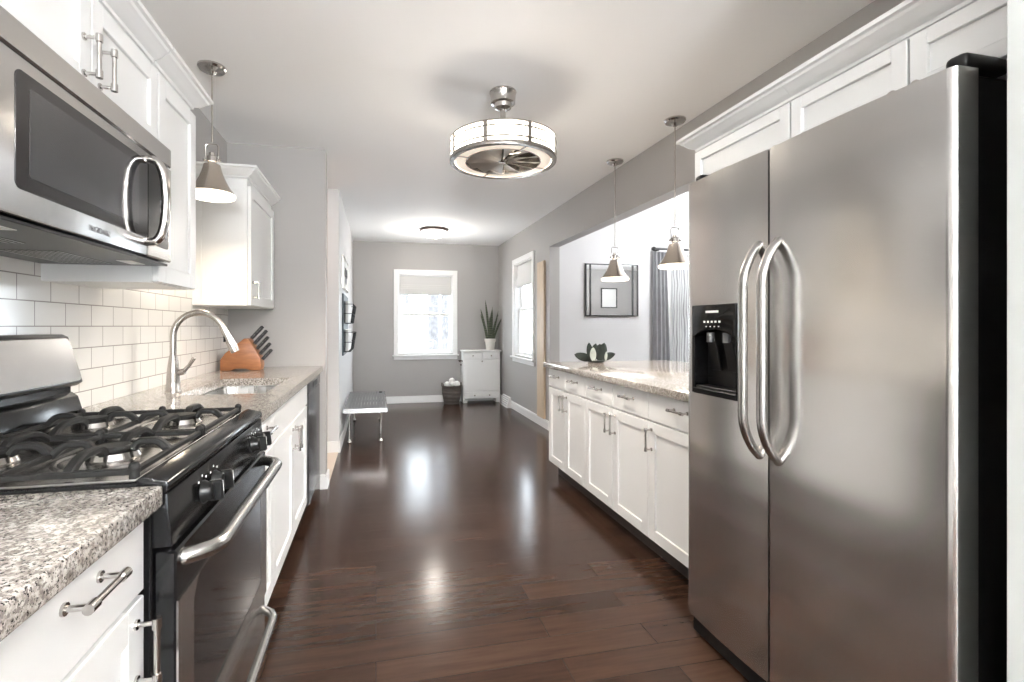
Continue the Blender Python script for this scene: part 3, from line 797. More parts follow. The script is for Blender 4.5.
# ------------------------------------------------------------------ wall cabinets
def crown_run(parent, pts, z, closed=False, proj=0.064, mat=None):
    """mitred crown moulding following pts (2D local), outward to the right of travel"""
    prof = [(0.0, 0.0), (0.008, 0.0), (0.010, 0.009), (0.019, 0.013), (0.030, 0.020), (0.043, 0.034), (0.050, 0.038), (0.054, 0.046), (proj, 0.049), (proj, 0.062), (0.0, 0.062)]
    n = len(pts); P2 = [Vector(p) for p in pts]
    rows = []
    for i in range(n):
        if i == 0: d = (P2[1] - P2[0]).normalized(); nn = Vector((d.y, -d.x)); k = 1
        elif i == n - 1: d = (P2[-1] - P2[-2]).normalized(); nn = Vector((d.y, -d.x)); k = 1
        else:
            d1 = (P2[i] - P2[i - 1]).normalized(); d2 = (P2[i + 1] - P2[i]).normalized()
            n1, n2 = Vector((d1.y, -d1.x)), Vector((d2.y, -d2.x)); nn = (n1 + n2).normalized(); k = 1 / max(0.3, nn.dot(n1))
        rows.append([(P2[i].x + nn.x * k * o, P2[i].y + nn.y * k * o, z + zz) for o, zz in prof])
    tb = bmesh.new()
    V = [[tb.verts.new(p) for p in r] for r in rows]; q = len(prof)
    for i in range(n - 1):
        for j in range(q): tb.faces.new((V[i][j], V[i][(j + 1) % q], V[i + 1][(j + 1) % q], V[i + 1][j]))
    tb.faces.new(V[0][::-1]); tb.faces.new(V[-1])
    mb = MB(); mb._merge(tb)
    return mb.build('crown_molding', M_cab, parent, smooth=25)
UX = -0.72     # carcass front; door face at -0.70
D = -UX - 1.04 # negative depth -> local y of the wall side
DW = UX - XL - 0.002
# over the microwave
u = thing('wall_cabinet', 'short white double door wall cabinet above the microwave', 'cabinet', (UX, 1.398, 0), LEFT)
MB().box(-0.378, 0.378, -DW, -0.0005, 1.795, 2.100, bev=0.001).build('body', M_cab, u)
for (a, b, sd) in ((-0.378, 0, 1), (0, 0.378, -1)):
    d = shaker(u, 'door', a + 0.002, b - 0.002, 1.798, 2.045, fr=0.05)
    pull(d, ((b if sd > 0 else a) - sd * 0.035, 0.02, 1.875), True, 0.09)
crown_run(u, [(-0.3789, -0.0), (0.3789, -0.0)][::-1], 2.074)
# tall one beside it (far side)
u = thing('wall_cabinet', 'tall white wall cabinet right of the microwave', 'cabinet', (UX, 1.9515, 0), LEFT)
MB().box(-0.1685, 0.170, -DW, -0.0005, 1.353, 2.100, bev=0.001).build('body', M_cab, u)
d = shaker(u, 'door', -0.1665, 0.168, 1.356, 2.045, fr=0.055)
crown_run(u, [(-0.1685, -DW), (-0.1685, 0.0), (0.170, 0.0)][::-1], 2.074)
# tall one on the near side
u = thing('wall_cabinet', 'tall white wall cabinet left of the microwave', 'cabinet', (UX, 0.785, 0), LEFT)
MB().box(-0.23, 0.225, -DW, -0.0005, 1.353, 2.100, bev=0.001).build('body', M_cab, u)
d = shaker(u, 'door', -0.228, 0.223, 1.356, 2.045, fr=0.055); pull(d, (-0.19, 0.02, 1.45), True, 0.09)
crown_run(u, [(-0.23, 0.0), (0.225, 0.0)][::-1], 2.074)
# beyond the sink
u = thing('wall_cabinet', 'white wall cabinet hanging above the knife block', 'cabinet', (UX - 0.02, 3.405, 0), LEFT)
MB().box(-0.330, 0.335, -DW + 0.02, -0.0005, 1.330, 2.110, bev=0.001).build('body', M_cab, u)
d = shaker(u, 'door', -0.328, 0.333, 1.333, 2.036, fr=0.06); pull(d, (0.295, 0.02, 1.425), True, 0.09)
sp = MB()
sp.box(0.3352, 0.341, -DW + 0.022, -DW + 0.072, 1.332, 2.06); sp.box(0.3352, 0.341, -0.05, -0.001, 1.332, 2.06)
sp.box(0.3352, 0.341, -DW + 0.072, -0.05, 2.01, 2.06); sp.box(0.3352, 0.341, -DW + 0.072, -0.05, 1.332, 1.36)
sp.build('side_panel', M_cab, u)
crown_run(u, [(0.341, -DW + 0.02), (0.341, 0.0), (-0.330, 0.0)], 2.078)

# ------------------------------------------------------------------ microwave
mw = thing('microwave', 'stainless over the range microwave under short cabinet', 'microwave', (-0.70, 1.398, 1.41), LEFT)
MB().box(-0.377, 0.377, -0.328, 0.0, 0.004, 0.382, bev=0.002).build('body', M_steel, mw)
MB().box(-0.377, 0.377, 0.0005, 0.040, 0.318, 0.381, bev=0.004).build('vent_strip', M_steel, mw)
# local x = -(y-1.388): near edge y=1.01 -> x=+0.378 ; far edge -> -0.378
dm = MB().box(-0.205, 0.377, 0.0005, 0.040, 0.008, 0.3145, bev=0.005, seg=2).build('door', M_steel, mw)
Mw = Matrix(((-1, 0, 0, 0), (0, 0, 1, 0.040), (0, 1, 0, 0), (0, 0, 0, 1)))   # plate xy -> local -x, z ; thickness -> +y
plate(rrect(-0.330, 0.2045, 0.060, 0.287, 0.016), 0.0, 0.0015, Mw).build('door_window', M_glassblk, dm)
plate(rrect(-0.292, 0.150, 0.088, 0.262, 0.004), 0.0016, 0.0024, Mw).build('door_screen', M_mwglass, dm)
cp = MB().box(-0.377, -0.2075, 0.0005, 0.040, 0.008, 0.3145, bev=0.004).build('control_side', M_steel, mw)
plate(rrect(0.2095, 0.352, 0.046, 0.296, 0.014), 0.0, 0.0015, Mw).build('control_panel', M_black, cp)
kb2 = MB()
for i in range(3):
    for j in range(5): kb2._merge(plate(rrect(0.288 + i * 0.02, 0.302 + i * 0.02, 0.075 + j * 0.026, 0.089 + j * 0.026, 0.002), 0.0016, 0.0020, Mw).bm)
kb2.build('keypad', M_logo, cp)
hp = [(-0.195, 0.038, 0.052)]
for i in range(21):
    a = math.radians(-90 + 180 * i / 20)
    hp.append((-0.195, 0.042 + 0.052 * max(0.0, math.cos(a)) ** 0.55, 0.168 + 0.122 * math.sin(a)))
hp.append((-0.195, 0.038, 0.284))
MB().tube(hp, 0.0125, 14).build('door_handle', M_chrome, dm)
# maker's lettering on the door (faint)
tx = bpy.data.curves.new('logo_text', 'FONT'); tx.body = 'FRIGIDAIRE'; tx.size = 0.019; tx.extrude = 0.0003; tx.align_x = 'CENTER'
tmp_o = bpy.data.objects.new('logo_text', tx); C.objects.link(tmp_o)
lme = bpy.data.meshes.new_from_object(tmp_o.evaluated_get(bpy.context.evaluated_depsgraph_get())); bpy.data.objects.remove(tmp_o)
lme.materials.clear(); lme.materials.append(M_logo)
to = bpy.data.objects.new('logo', lme); C.objects.link(to); to.parent = mw
to.location = (0.045, 0.0405, 0.026); to.rotation_euler = (PI / 2, 0, PI)
# underside
un = MB().box(-0.374, 0.374, -0.326, 0.030, -0.004, 0.0035, bev=0.001).build('underside', M_blackp, mw)
fl = MB()
for x in (-0.19, 0.19):
    for k in range(9): fl.box(x - 0.13, x + 0.13, -0.24 + k * 0.016, -0.233 + k * 0.016, -0.006, -0.0042)
fl.build('grease_filter', M_steel, mw)
for x in (-0.28, 0.28): MB().box(x - 0.045, x + 0.045, -0.055, -0.015, -0.0055, -0.0042).build('hood_lamp', M_white_in, mw)

# ------------------------------------------------------------------ refrigerator (local x -> +y, +y -> -x)
fr = thing('refrigerator', 'stainless side by side refrigerator with black ice dispenser', 'refrigerator', (1.270, 1.2335, 0), RIGHT)
MB().box(-0.440, 0.455, -0.66, -0.0, 0.03, 1.758, bev=0.004).build('body', M_blackp, fr)
MB().box(-0.435, 0.450, -0.02, 0.045, 0.012, 0.082, bev=0.004).build('base_grille', M_blackp, fr)
for sx in (-1, 1):
    for y in (-0.6, -0.08): MB().cyl((sx * 0.40, y, 0), (sx * 0.40, y, 0.031), 0.02, 12).build('foot', M_blackp, fr)
def curved_door(x0, x1, round_left, round_right, hole=None):
    """door with soft convex front; profile in local xy, extruded in z. hole=(hx0,hx1,hz0,hz1)"""
    n = 28; prof = []
    R = 0.018
    def yf(x):
        u = (x - x0) / (x1 - x0)
        y = 0.068 + 0.008 * (1 - (2 * u - 1) ** 2)
        if round_left and x - x0 < R: y -= R * 0.6 * (1 - math.sqrt(max(0, 1 - ((R - (x - x0)) / R) ** 2)))
        if round_right and x1 - x < R: y -= R * 0.6 * (1 - math.sqrt(max(0, 1 - ((R - (x1 - x)) / R) ** 2)))
        return y
    xs = sorted(set([x0, x1] + [x0 + R * (1 - math.cos(i * PI / 16)) for i in range(1, 9)] + [x1 - R * (1 - math.cos(i * PI / 16)) for i in range(1, 9)] + [x0 + (x1 - x0) * i / n for i in range(1, n)] + ([hole[0], hole[1]] if hole else [])))
    zs = [0.090, 1.765] if not hole else [0.090, hole[2], hole[3], 1.765]
    tb = bmesh.new()
    F = [[tb.verts.new((x, yf(x), z)) for x in xs] for z in zs]
    Bk = [[tb.verts.new((x, 0.004, z)) for x in xs] for z in zs]
    for k in range(len(zs) - 1):
        for i in range(len(xs) - 1):
            inh = hole and k == 1 and xs[i] >= hole[0] - 1e-6 and xs[i + 1] <= hole[1] + 1e-6
            if not inh: tb.faces.new((F[k][i], F[k][i + 1], F[k + 1][i + 1], F[k + 1][i]))
            tb.faces.new((Bk[k][i], Bk[k + 1][i], Bk[k + 1][i + 1], Bk[k][i + 1]))
        for i in (0, len(xs) - 1): tb.faces.new((F[k][i], F[k + 1][i], Bk[k + 1][i], Bk[k][i]))
    for k in (0, len(zs) - 1):
        for i in range(len(xs) - 1): tb.faces.new((F[k][i], F[k][i + 1], Bk[k][i + 1], Bk[k][i]))
    mb = MB(); mb._merge(tb); return mb, yf
# fridge door: world y 0.782..1.279 -> local -0.4395..0.0575 ; freezer 1.286..1.662 -> 0.0645..0.4405
HX0, HX1, HZ0, HZ1 = 0.166, 0.418, 0.955, 1.288
mb, yf1 = curved_door(-0.4500, 0.0445, True, False)
fd = mb.build('refrigerator_door', M_fridge, fr)
mb, yf2 = curved_door(0.0515, 0.4545, False, True, (HX0, HX1, HZ0, HZ1))
zd = mb.build('freezer_door', M_fridge, fr)
def fridge_handle(x, yb, parent):
    z0, z1 = 0.795, 1.470
    pts = [(x, yb - 0.004, z0)]
    for i in range(33):
        u = i / 32.0; z = z0 + (z1 - z0) * u
        e = min(u, 1 - u) / 0.20
        pts.append((x, yb + 0.060 * (math.sin(min(1, e) * PI / 2) ** 0.8), z))
    pts.append((x, yb - 0.004, z1))
    m = MB().tube(pts, 0.0135, 14)
    for v in m.bm.verts: v.co.x = x + (v.co.x - x) * 1.15
    return m.build('handle', M_handle, parent)
fridge_handle(0.010, yf1(0.010), fd)
fridge_handle(0.086, yf2(0.086), zd)
# dispenser
dp = MB()
dp.box(HX0, HX0 + 0.016, 0.006, 0.078, HZ0, HZ1, bev=0.003); dp.box(HX1 - 0.016, HX1, 0.006, 0.074, HZ0, HZ1, bev=0.003)
dp.prism([(HX0 + 0.014, HZ1), (HX1 - 0.014, HZ1)] + [(HX1 - 0.014 - (HX1 - HX0 - 0.028) * i / 12, 1.168 + 0.030 * math.sin(PI * i / 12)) for i in range(13)], 'y', 0.030, 0.079, bev=0.002)
dp.box(HX0 + 0.014, HX1 - 0.014, 0.006, 0.0795, HZ0, HZ0 + 0.022, bev=0.003)
do = dp.build('dispenser_bezel', M_black, zd)
MB().box(HX0 + 0.001, HX1 - 0.001, 0.008, 0.014, HZ0 + 0.001, HZ1 - 0.001).build('dispenser_recess', M_blackp, zd)
MB().box(HX0 + 0.017, HX1 - 0.017, 0.015, 0.068, HZ0 + 0.023, HZ0 + 0.030, bev=0.001).build('drip_tray', M_blackp, zd)
for xx in (0.255, 0.340):
    MB().bar((xx, 0.045, 1.155), (xx, 0.022, 1.045), 0.045, 0.006, up=(0, 1, 0)).build('dispenser_paddle', M_blackp, zd)
    MB().cyl((xx, 0.050, 1.150), (xx, 0.050, 1.185), 0.014, 14).build('dispenser_spout', M_logo, zd)
ic = MB()
ic.box(0.262, 0.330, 0.0790, 0.0798, 1.258, 1.266)
for i in range(5): ic.box(0.252 + i * 0.020, 0.262 + i * 0.020, 0.0790, 0.0797, 1.222, 1.229)
for i in range(4): ic.box(0.258 + i * 0.022, 0.264 + i * 0.022, 0.0790, 0.0797, 1.206, 1.210)
ic.build('dispenser_marking', M_marks, zd)
for (x0, x1, y1) in ((-0.449, -0.405, 0.036), (0.410, 0.453, 0.036)):
    MB().box(x0, x1, -0.10, y1, 1.7665, 1.802, bev=0.012, seg=3).build('hinge_cover', M_blackp, fr)

# cabinets over the refrigerator
ux = 1.35
u = thing('wall_cabinet', 'white single door cabinet over the freezer side', 'cabinet', (ux, 1.5755, 0), RIGHT)
DR = XR - ux - 0.003
MB().box(-0.2435, 0.2435, -DR, -0.0005, 1.792, 1.990, bev=0.001).build('body', M_cab, u)
d = shaker(u, 'door', -0.241, 0.241, 1.795, 1.948, fr=0.04); knob(d, (-0.20, 0.02, 1.808))
crown_run(u, [(0.2435, -DR), (0.2435, 0.0), (-0.2435, 0.0)], 1.958)
u = thing('wall_cabinet', 'white double door cabinet over the refrigerator side', 'cabinet', (ux, 1.017, 0), RIGHT)
MB().box(-0.3135, 0.3135, -DR, -0.0005, 1.792, 1.990, bev=0.001).build('body', M_cab, u)
xm = 0.971 - 1.017
d = shaker(u, 'door', xm + 0.003, 0.311, 1.795, 1.948, fr=0.04); knob(d, (xm + 0.028, 0.02, 1.812))
d = shaker(u, 'door', -0.311, xm - 0.003, 1.795, 1.948, fr=0.04); knob(d, (xm - 0.028, 0.02, 1.812))
crown_run(u, [(0.3145, 0.0), (-0.3135, 0.0)], 1.958)

# ------------------------------------------------------------------ pendants
def pendant(label, loc, zyoke, zrim, r=0.108, power=14):
    p = thing('pendant_light', label, 'pendant lamp', loc, 0, 'bell shaped nickel pendant lights')
    zt, zr = zyoke - loc[2], zrim - loc[2]        # negative
    MB().lathe([(0, 0), (0.066, 0), (0.066, -0.008), (0.058, -0.018), (0.022, -0.026), (0.012, -0.040), (0, -0.040)], seg=32).build('canopy', M_chrome, p)
    MB().cyl((0, 0, -0.035), (0, 0, zt + 0.01), 0.0042, 10).build('rod', M_nickel, p)
    # yoke
    y = MB()
    y.tube([(-0.028, 0, zt - 0.085), (-0.030, 0, zt - 0.012), (-0.022, 0, zt), (0.022, 0, zt), (0.030, 0, zt - 0.012), (0.028, 0, zt - 0.085)], 0.0042, 8)
    y.cyl((-0.036, 0, zt - 0.08), (0.036, 0, zt - 0.08), 0.004, 8)
    for s in (-1, 1): y.blob((s * 0.036, 0, zt - 0.08), 0.0075, sub=2)
    y.build('yoke', M_chrome, p)
    s0 = zt - 0.045
    MB().lathe([(0, s0), (0.014, s0), (0.016, s0 - 0.015), (0.024, s0 - 0.02), (0.024, s0 - 0.045), (0.020, s0 - 0.048), (0.020, s0 - 0.066), (0, s0 - 0.066)], seg=24).build('socket', M_chrome, p)
    hgt = (s0 - 0.060) - zr
    P = []
    for i in range(15):
        u_ = i / 14.0
        rad = 0.038 + (r - 0.038) * (0.42 * u_ + 0.58 * u_ ** 2.2)
        P.append((rad, s0 - 0.060 - (hgt - 0.020) * u_))
    for i in range(14, -1, -1): P.append((P[i][0] - 0.003, P[i][1] - 0.002))
    MB().lathe(P, seg=40).build('lamp_shade', M_shade, p)
    MB().lathe([(0, zr - 0.004), (r * 0.6, zr - 0.003), (r - 0.006, zr + 0.001), (r - 0.001, zr + 0.008), (r - 0.001, zr + 0.0185), (r - 0.012, zr + 0.021), (0, zr + 0.021)], seg=32).build('diffuser', M_glow, p)
    l = bpy.data.lights.new('pendant_bulb', 'SPOT'); l.energy = power; l.color = (1.0, 0.83, 0.62); l.spot_size = math.radians(150); l.spot_blend = 0.6; l.shadow_soft_size = 0.06
    lo = bpy.data.objects.new('pendant_bulb', l); C.objects.link(lo); lo.parent = p; lo.location = (0, 0, zr - 0.014)
    return p
pendant('bell pendant over the kitchen sink at left', (-0.81, 2.674, H), 2.13, 1.858, power=5)
pendant('bell pendant nearest the refrigerator over the peninsula', (1.857, 2.73, H), 1.835, 1.578, r=0.102, power=6)
pendant('bell pendant at the far end of the peninsula', (1.853, 3.511, H), 1.835, 1.570, power=6)

# ------------------------------------------------------------------ drum ceiling fan light
fn = thing('ceiling_fan_light', 'round drum ceiling fan light with glowing glass panels', 'ceiling fan', (0.694, 2.61, H))
MB().lathe([(0, 0), (0.074, 0), (0.076, -0.006), (0.072, -0.012), (0.068, -0.066), (0.050, -0.070), (0.046, -0.092), (0.030, -0.100), (0, -0.100)], seg=32).build('canopy', M_chrome, fn)
MB().cyl((0, 0, -0.095), (0, 0, -0.265), 0.015, 14).build('downrod', M_nickel, fn)
ZT, ZB, RD = -0.272, -0.390, 0.292
MB().lathe([(0, ZT + 0.010), (0.05, ZT + 0.010), (0.10, ZT + 0.002), (RD - 0.013, ZT + 0.002), (RD - 0.013, ZT - 0.004), (0, ZT - 0.004)], seg=40).build('motor_cover', M_nickel, fn)
ringm = MB().lathe([(RD - 0.012, ZT), (RD + 0.002, ZT), (RD + 0.002, ZT - 0.008), (RD - 0.012, ZT - 0.008), (RD - 0.012, ZT)], seg=64)
ringm.build('top_ring', M_nickel, fn)
MB().lathe([(RD - 0.024, ZB - 0.008), (RD + 0.004, ZB - 0.008), (RD + 0.006, ZB + 0.004), (RD + 0.003, ZB + 0.014), (RD - 0.004, ZB + 0.014), (RD - 0.024, ZB - 0.004), (RD - 0.024, ZB - 0.008)], seg=64).build('bottom_ring', M_nickel, fn)
gl = MB().lathe([(RD - 0.010, ZT - 0.009), (RD - 0.001, ZT - 0.009), (RD - 0.001, ZB + 0.0145), (RD - 0.010, ZB + 0.0145), (RD - 0.010, ZT - 0.009)], seg=64)
gl.build('glass_panel', M_glowfan, fn)
MB().lathe([(0.212, ZB - 0.004), (RD - 0.026, ZB - 0.004), (RD - 0.026, ZB + 0.004), (0.212, ZB + 0.004), (0.212, ZB - 0.004)], seg=64).build('glass_ring', M_glowring, fn)
MB().lathe([(0.206, ZT - 0.006), (0.211, ZT - 0.006), (0.211, ZB - 0.006), (0.206, ZB - 0.006), (0.206, ZT - 0.006)], seg=56).build('inner_wall', M_nickel, fn)
for z in (ZT - 0.030, ZB + 0.034):
    bands = MB().tube([((RD + 0.001) * math.cos(2 * PI * i / 64), (RD + 0.001) * math.sin(2 * PI * i / 64), z) for i in range(64)], 0.0055, 6, closed=True)
    bands.build('band', M_nickel, fn)
for i in range(8):
    a = 2 * PI * (i + 0.28) / 8
    Ms = Matrix.Rotation(a, 4, 'Z')
    MB().box(RD - 0.0005, RD + 0.005, -0.012, 0.012, ZB + 0.010, ZT - 0.004, bev=0.001, M=Ms).build('strap', M_nickel, fn)
for i in range(4):
    a = 2 * PI * (i + 0.12) / 4
    MB().box(0.205, RD - 0.02, -0.005, 0.005, ZB - 0.008, ZB - 0.0045, M=Matrix.Rotation(a, 4, 'Z')).build('spoke', M_nickel, fn)
MB().lathe([(0, ZB - 0.006), (0.020, ZB - 0.004), (0.034, ZB + 0.006), (0.036, ZB + 0.05), (0, ZB + 0.05)], seg=24).build('hub', M_nickel, fn)
for i in range(12):
    a = 2 * PI * i / 12
    rows = []
    for k in range(6):
        rr_ = 0.030 + 0.170 * k / 5
        w_ = rr_ * 0.235
        rows.append([(rr_, w_ * q, ZB + 0.006 + 0.012 * q) for q in (-1, -0.33, 0.33, 1)])
    b = MB().sheet(rows, 0.002); bmesh.ops.transform(b.bm, matrix=Matrix.Rotation(a, 4, 'Z'), verts=b.bm.verts)
    b.build('blade', M_blade, fn)

l = bpy.data.lights.new('fan_bulb', 'SPOT'); l.energy = 34; l.color = (1.0, 0.90, 0.78); l.spot_size = math.radians(138); l.spot_blend = 0.35; l.shadow_soft_size = 0.18
lo = bpy.data.objects.new('fan_bulb', l); C.objects.link(lo); lo.parent = fn; lo.location = (0, 0, ZB - 0.02)

# flush mount
fm = thing('flush_ceiling_light', 'small bronze rimmed dome light on far room ceiling', 'ceiling lamp', (0.765, 6.5, H))
MB().lathe([(0, 0), (0.175, 0), (0.190, -0.008), (0.192, -0.026), (0.182, -0.034), (0.172, -0.034), (0.172, -0.006), (0, -0.006)], seg=48).build('rim', M_bronze, fm)
MB().lathe([(0.171, -0.030), (0.168, -0.052), (0.148, -0.082), (0.110, -0.105), (0.06, -0.118), (0, -0.122)], seg=40).build('glass_dome', M_glowdome, fm)
MB().blob((0, 0, -0.126), 0.009, sub=2).build('finial', M_bronze, fm)
l = bpy.data.lights.new('dome_bulb', 'POINT'); l.energy = 6; l.color = (1.0, 0.93, 0.85); l.shadow_soft_size = 0.1
lo = bpy.data.objects.new('dome_bulb', l); C.objects.link(lo); lo.parent = fm; lo.location = (0, 0, -0.26)

# ------------------------------------------------------------------ far room furniture
tb_ = thing('trash_cabinet', 'white wooden tilt out cabinet in the far corner', 'cabinet', (1.632, 7.44, 0), BACK)
cw = 0.30
MB().box(-cw, cw, -0.185, 0.0, 0.06, 0.805, bev=0.003).build('body', M_trim, tb_)
MB().box(-cw - 0.018, cw + 0.018, -0.188, 0.034, 0.806, 0.828, bev=0.004).build('top', M_trim, tb_)
for x in (-cw + 0.0, cw - 0.07):
    MB().box(x, x + 0.07, -0.185, 0.006, 0.0, 0.0595, bev=0.004).build('foot', M_trim, tb_)
for (a, b) in ((-cw + 0.012, -0.008), (0.008, cw - 0.012)):
    d = MB().box(a, b, 0.0005, 0.022, 0.692, 0.792, bev=0.004); d.box(a + 0.07, b - 0.07, 0.0215, 0.0255, 0.707, 0.775, bev=0.003)
    d = d.build('drawer', M_trim, tb_); knob(d, ((a + b) / 2, 0.0256, 0.742), M_nickel, r=0.011)
d = MB()
d.box(-cw + 0.012, cw - 0.012, 0.0005, 0.022, 0.188, 0.674, bev=0.003); d.box(-cw + 0.05, cw - 0.05, 0.0215, 0.025, 0.225, 0.635, bev=0.003)
d = d.build('tilt_door', M_trim, tb_); knob(d, (0.0, 0.0221, 0.653), M_nickel, r=0.011)
d = MB().box(-cw + 0.012, cw - 0.012, 0.0005, 0.022, 0.068, 0.170, bev=0.003); d.box(-cw + 0.10, cw - 0.10, 0.0215, 0.025, 0.09, 0.15, bev=0.003)
d = d.build('drawer', M_trim, tb_)
for x in (-0.12, 0.12): knob(d, (x, 0.0251, 0.12), M_nickel, r=0.011)
t2 = MB().tube([(cw + 0.0005, -0.13, 0.66), (cw + 0.05, -0.13, 0.66), (cw + 0.05, -0.02, 0.66), (cw + 0.0005, -0.02, 0.66)], 0.008, 8); t2.blob((cw + 0.05, -0.02, 0.66), 0.016, sub=2); t2.blob((cw + 0.03, -0.02, 0.60), 0.013, sub=2)
t2.build('towel_bar', M_bronze, tb_)

sp_ = thing('snake_plant', 'tall snake plant in a cream pot on the white cabinet', 'potted plant', (1.785, 7.505, 0.829))
MB().lathe([(0, 0), (0.062, 0), (0.066, 0.004), (0.080, 0.130), (0.092, 0.132), (0.094, 0.178), (0.086, 0.180), (0.082, 0.160), (0.0, 0.158)], seg=32).build('pot', M_pot, sp_)
MB().lathe([(0, 0.165), (0.05, 0.164), (0.081, 0.161)], seg=24).build('soil', M_soil, sp_)
rd = random.Random(4)
leaves = [(-0.055, 0.01, -0.10, 0.56), (-0.02, -0.02, -0.065, 0.72), (0.02, 0.0, 0.015, 0.60), (0.045, 0.01, 0.09, 0.52), (0.0, -0.035, -0.02, 0.42), (-0.045, -0.03, -0.12, 0.46), (0.055, -0.02, 0.13, 0.40), (0.02, -0.03, 0.05, 0.34), (-0.01, 0.03, 0.05, 0.55), (0.03, 0.03, 0.11, 0.46)]
for i, (x, y, lean, L) in enumerate(leaves):
    rows = []; tw = rd.uniform(-0.5, 0.5)
    for k in range(13):
        u_ = k / 12.0
        w_ = 0.021 * (0.55 + 1.0 * u_) * (1 - u_ ** 3) ** 0.8 if u_ < 1 else 0.0005
        w_ = max(w_, 0.0006)
        a = tw + 0.8 * u_
        cxx = x + lean * u_ ** 1.3; cyy = y + rd.uniform(-0.002, 0.002); z = 0.160 + 0.88 * L * u_
        rows.append([(cxx + math.cos(a) * w_ * q, max(cyy + math.sin(a) * w_ * q + 0.006 * (1 - q * q), -0.12), z) for q in (-1, -0.5, 0, 0.5, 1)])
    MB().sheet(rows, 0.004).build('leaf', M_snake, sp_)

bk = thing('wicker_basket', 'dark woven basket filled with white rolls on floor', 'basket', (1.155, 7.46, 0))
P = []
nrow = 11
for i in range(nrow * 4 + 1):
    u_ = i / (nrow * 4.0)
    P.append((0.112 + 0.042 * u_ + 0.010 * math.sin(PI * u_) + 0.004 * math.sin(u_ * nrow * 2 * PI), 0.27 * u_))
MB().lathe([(0, 0.0), (0.10, 0.0)] + P + [(0.160, 0.275), (0.156, 0.282), (0.138, 0.275), (0.10, 0.02), (0, 0.02)], seg=36).build('basket_body', M_wicker, bk)
m = MB().tube([(0.156 * math.cos(2 * PI * i / 40), 0.156 * math.sin(2 * PI * i / 40), 0.278 + 0.004 * (i % 2)) for i in range(40)], 0.009, 8, closed=True)
m.build('rim', M_wicker, bk)
for s in (-1, 1):
    MB().tube([(s * 0.150 , 0.05 * math.cos(a), 0.282 + 0.045 * math.sin(a)) for a in [PI * i / 10 for i in range(11)]], 0.006, 8).build('handle', M_wicker, bk)
for i, (x, y, z, r) in enumerate([(-0.073, -0.04, 0.302, 0.052), (0.073, -0.045, 0.308, 0.052), (0.0, 0.065, 0.30, 0.052), (0.0, -0.104, 0.322, 0.034), (0.0, -0.03, 0.362, 0.046)]):
    o = MB(); o.blob((0, 0, 0), r, (1, 1, 0.92), 3, 0.05, i); o.tube([(r * 0.9 * math.cos(t), r * 0.9 * math.sin(t) * math.cos(0.6), r * 0.9 * math.sin(t) * math.sin(0.6)) for t in [2 * PI * k / 20 for k in range(20)]], 0.006, 6, closed=True)
    o = o.build('cloth_roll', M_cotton); o.location = (1.155 + x, 7.46 + y, z)
    tag(o, 'white rolled cloth heaped in the dark wicker basket', 'cloth', 'white rolls in the basket')

# metal bench by the left wall
bn = thing('metal_bench', 'low galvanized metal bench by the white left wall', 'bench', (-0.108, 5.775, 0))
bx, by, bz = 0.225, 0.665, 0.358
m = MB()
ns = 13
for i in range(ns):
    a = -bx + 0.012 + (2 * bx - 0.024) * i / ns
    m.box(a + 0.001, a + (2 * bx - 0.024) / ns - 0.0012, -by + 0.01, by - 0.01, bz - 0.010, bz, bev=0.002)
m.build('slat_top', M_bench, bn)
f = MB()
f.box(-bx, bx, -by, -by + 0.010, bz - 0.045, bz + 0.002, bev=0.002); f.box(-bx, bx, by - 0.010, by, bz - 0.045, bz + 0.002, bev=0.002)
f.box(-bx, -bx + 0.010, -by + 0.01, by - 0.01, bz - 0.045, bz + 0.002, bev=0.002); f.box(bx - 0.010, bx, -by + 0.01, by - 0.01, bz - 0.045, bz + 0.002, bev=0.002)
f.box(-bx + 0.01, bx - 0.01, -0.02, 0.02, bz - 0.03, bz - 0.011)
f.build('frame', M_steel, bn)
for (sx, sy) in ((-1, -1), (1, -1), (-1, 1), (1, 1)):
    x, y = sx * (bx - 0.065), sy * (by - 0.07)
    lg = MB().tube([(x, y, bz - 0.012), (x, y, 0.03)], 0.010, 12)
    lg.lathe([(0, 0.0), (0.020, 0.0), (0.022, 0.008), (0.016, 0.022), (0.010, 0.032), (0.010, 0.036)], c=(x, y, 0), seg=20)
    lg.lathe([(0.010, 0.0), (0.018, 0.0), (0.018, 0.014), (0.010, 0.014)], c=(x, y, bz - 0.060), seg=20)
    lg.build('leg', M_chrome, bn)
MB().lathe([(0, 0), (0.020, 0), (0.020, 0.012), (0.015, 0.014), (0, 0.014)], c=(bx - 0.06, by - 0.13, bz + 0.001), seg=20).build('cap', M_blackp, bn)

# wall organizer and sign on the far left wall (local: x -> -y, +y -> +x)
og = thing('wall_organizer', 'dark slate wall organizer with two wire baskets', 'wall organizer', (-0.346, 5.60, 0), LEFT)
MB().box(-0.40, 0.40, 0.001, 0.018, 0.90, 1.55, bev=0.003).build('backboard', M_slate, og)
for zz in (0.94, 1.24):
    w = MB()
    for dz, dy in ((0.0, 0.085), (0.10, 0.10), (0.20, 0.115)):
        w.tube([(-0.37, 0.02, zz + dz), (-0.37, dy, zz + dz), (0.37, dy, zz + dz), (0.37, 0.02, zz + dz)], 0.004, 6)
    for i in range(11):
        x = -0.37 + 0.074 * i
        w.tube([(x, 0.02, zz), (x, 0.085, zz), (x, 0.115, zz + 0.20)], 0.0026, 6)
    w.build('wire_basket', M_wirebl, og)
    MB().box(-0.32, 0.30, 0.03, 0.06, zz + 0.004, zz + 0.235, bev=0.002).build('paper_stack', M_paper, og)
sg = thing('wall_plaque', 'white wall plaque with black shapes above the organizer', 'plaque', (-0.346, 5.55, 0), LEFT)
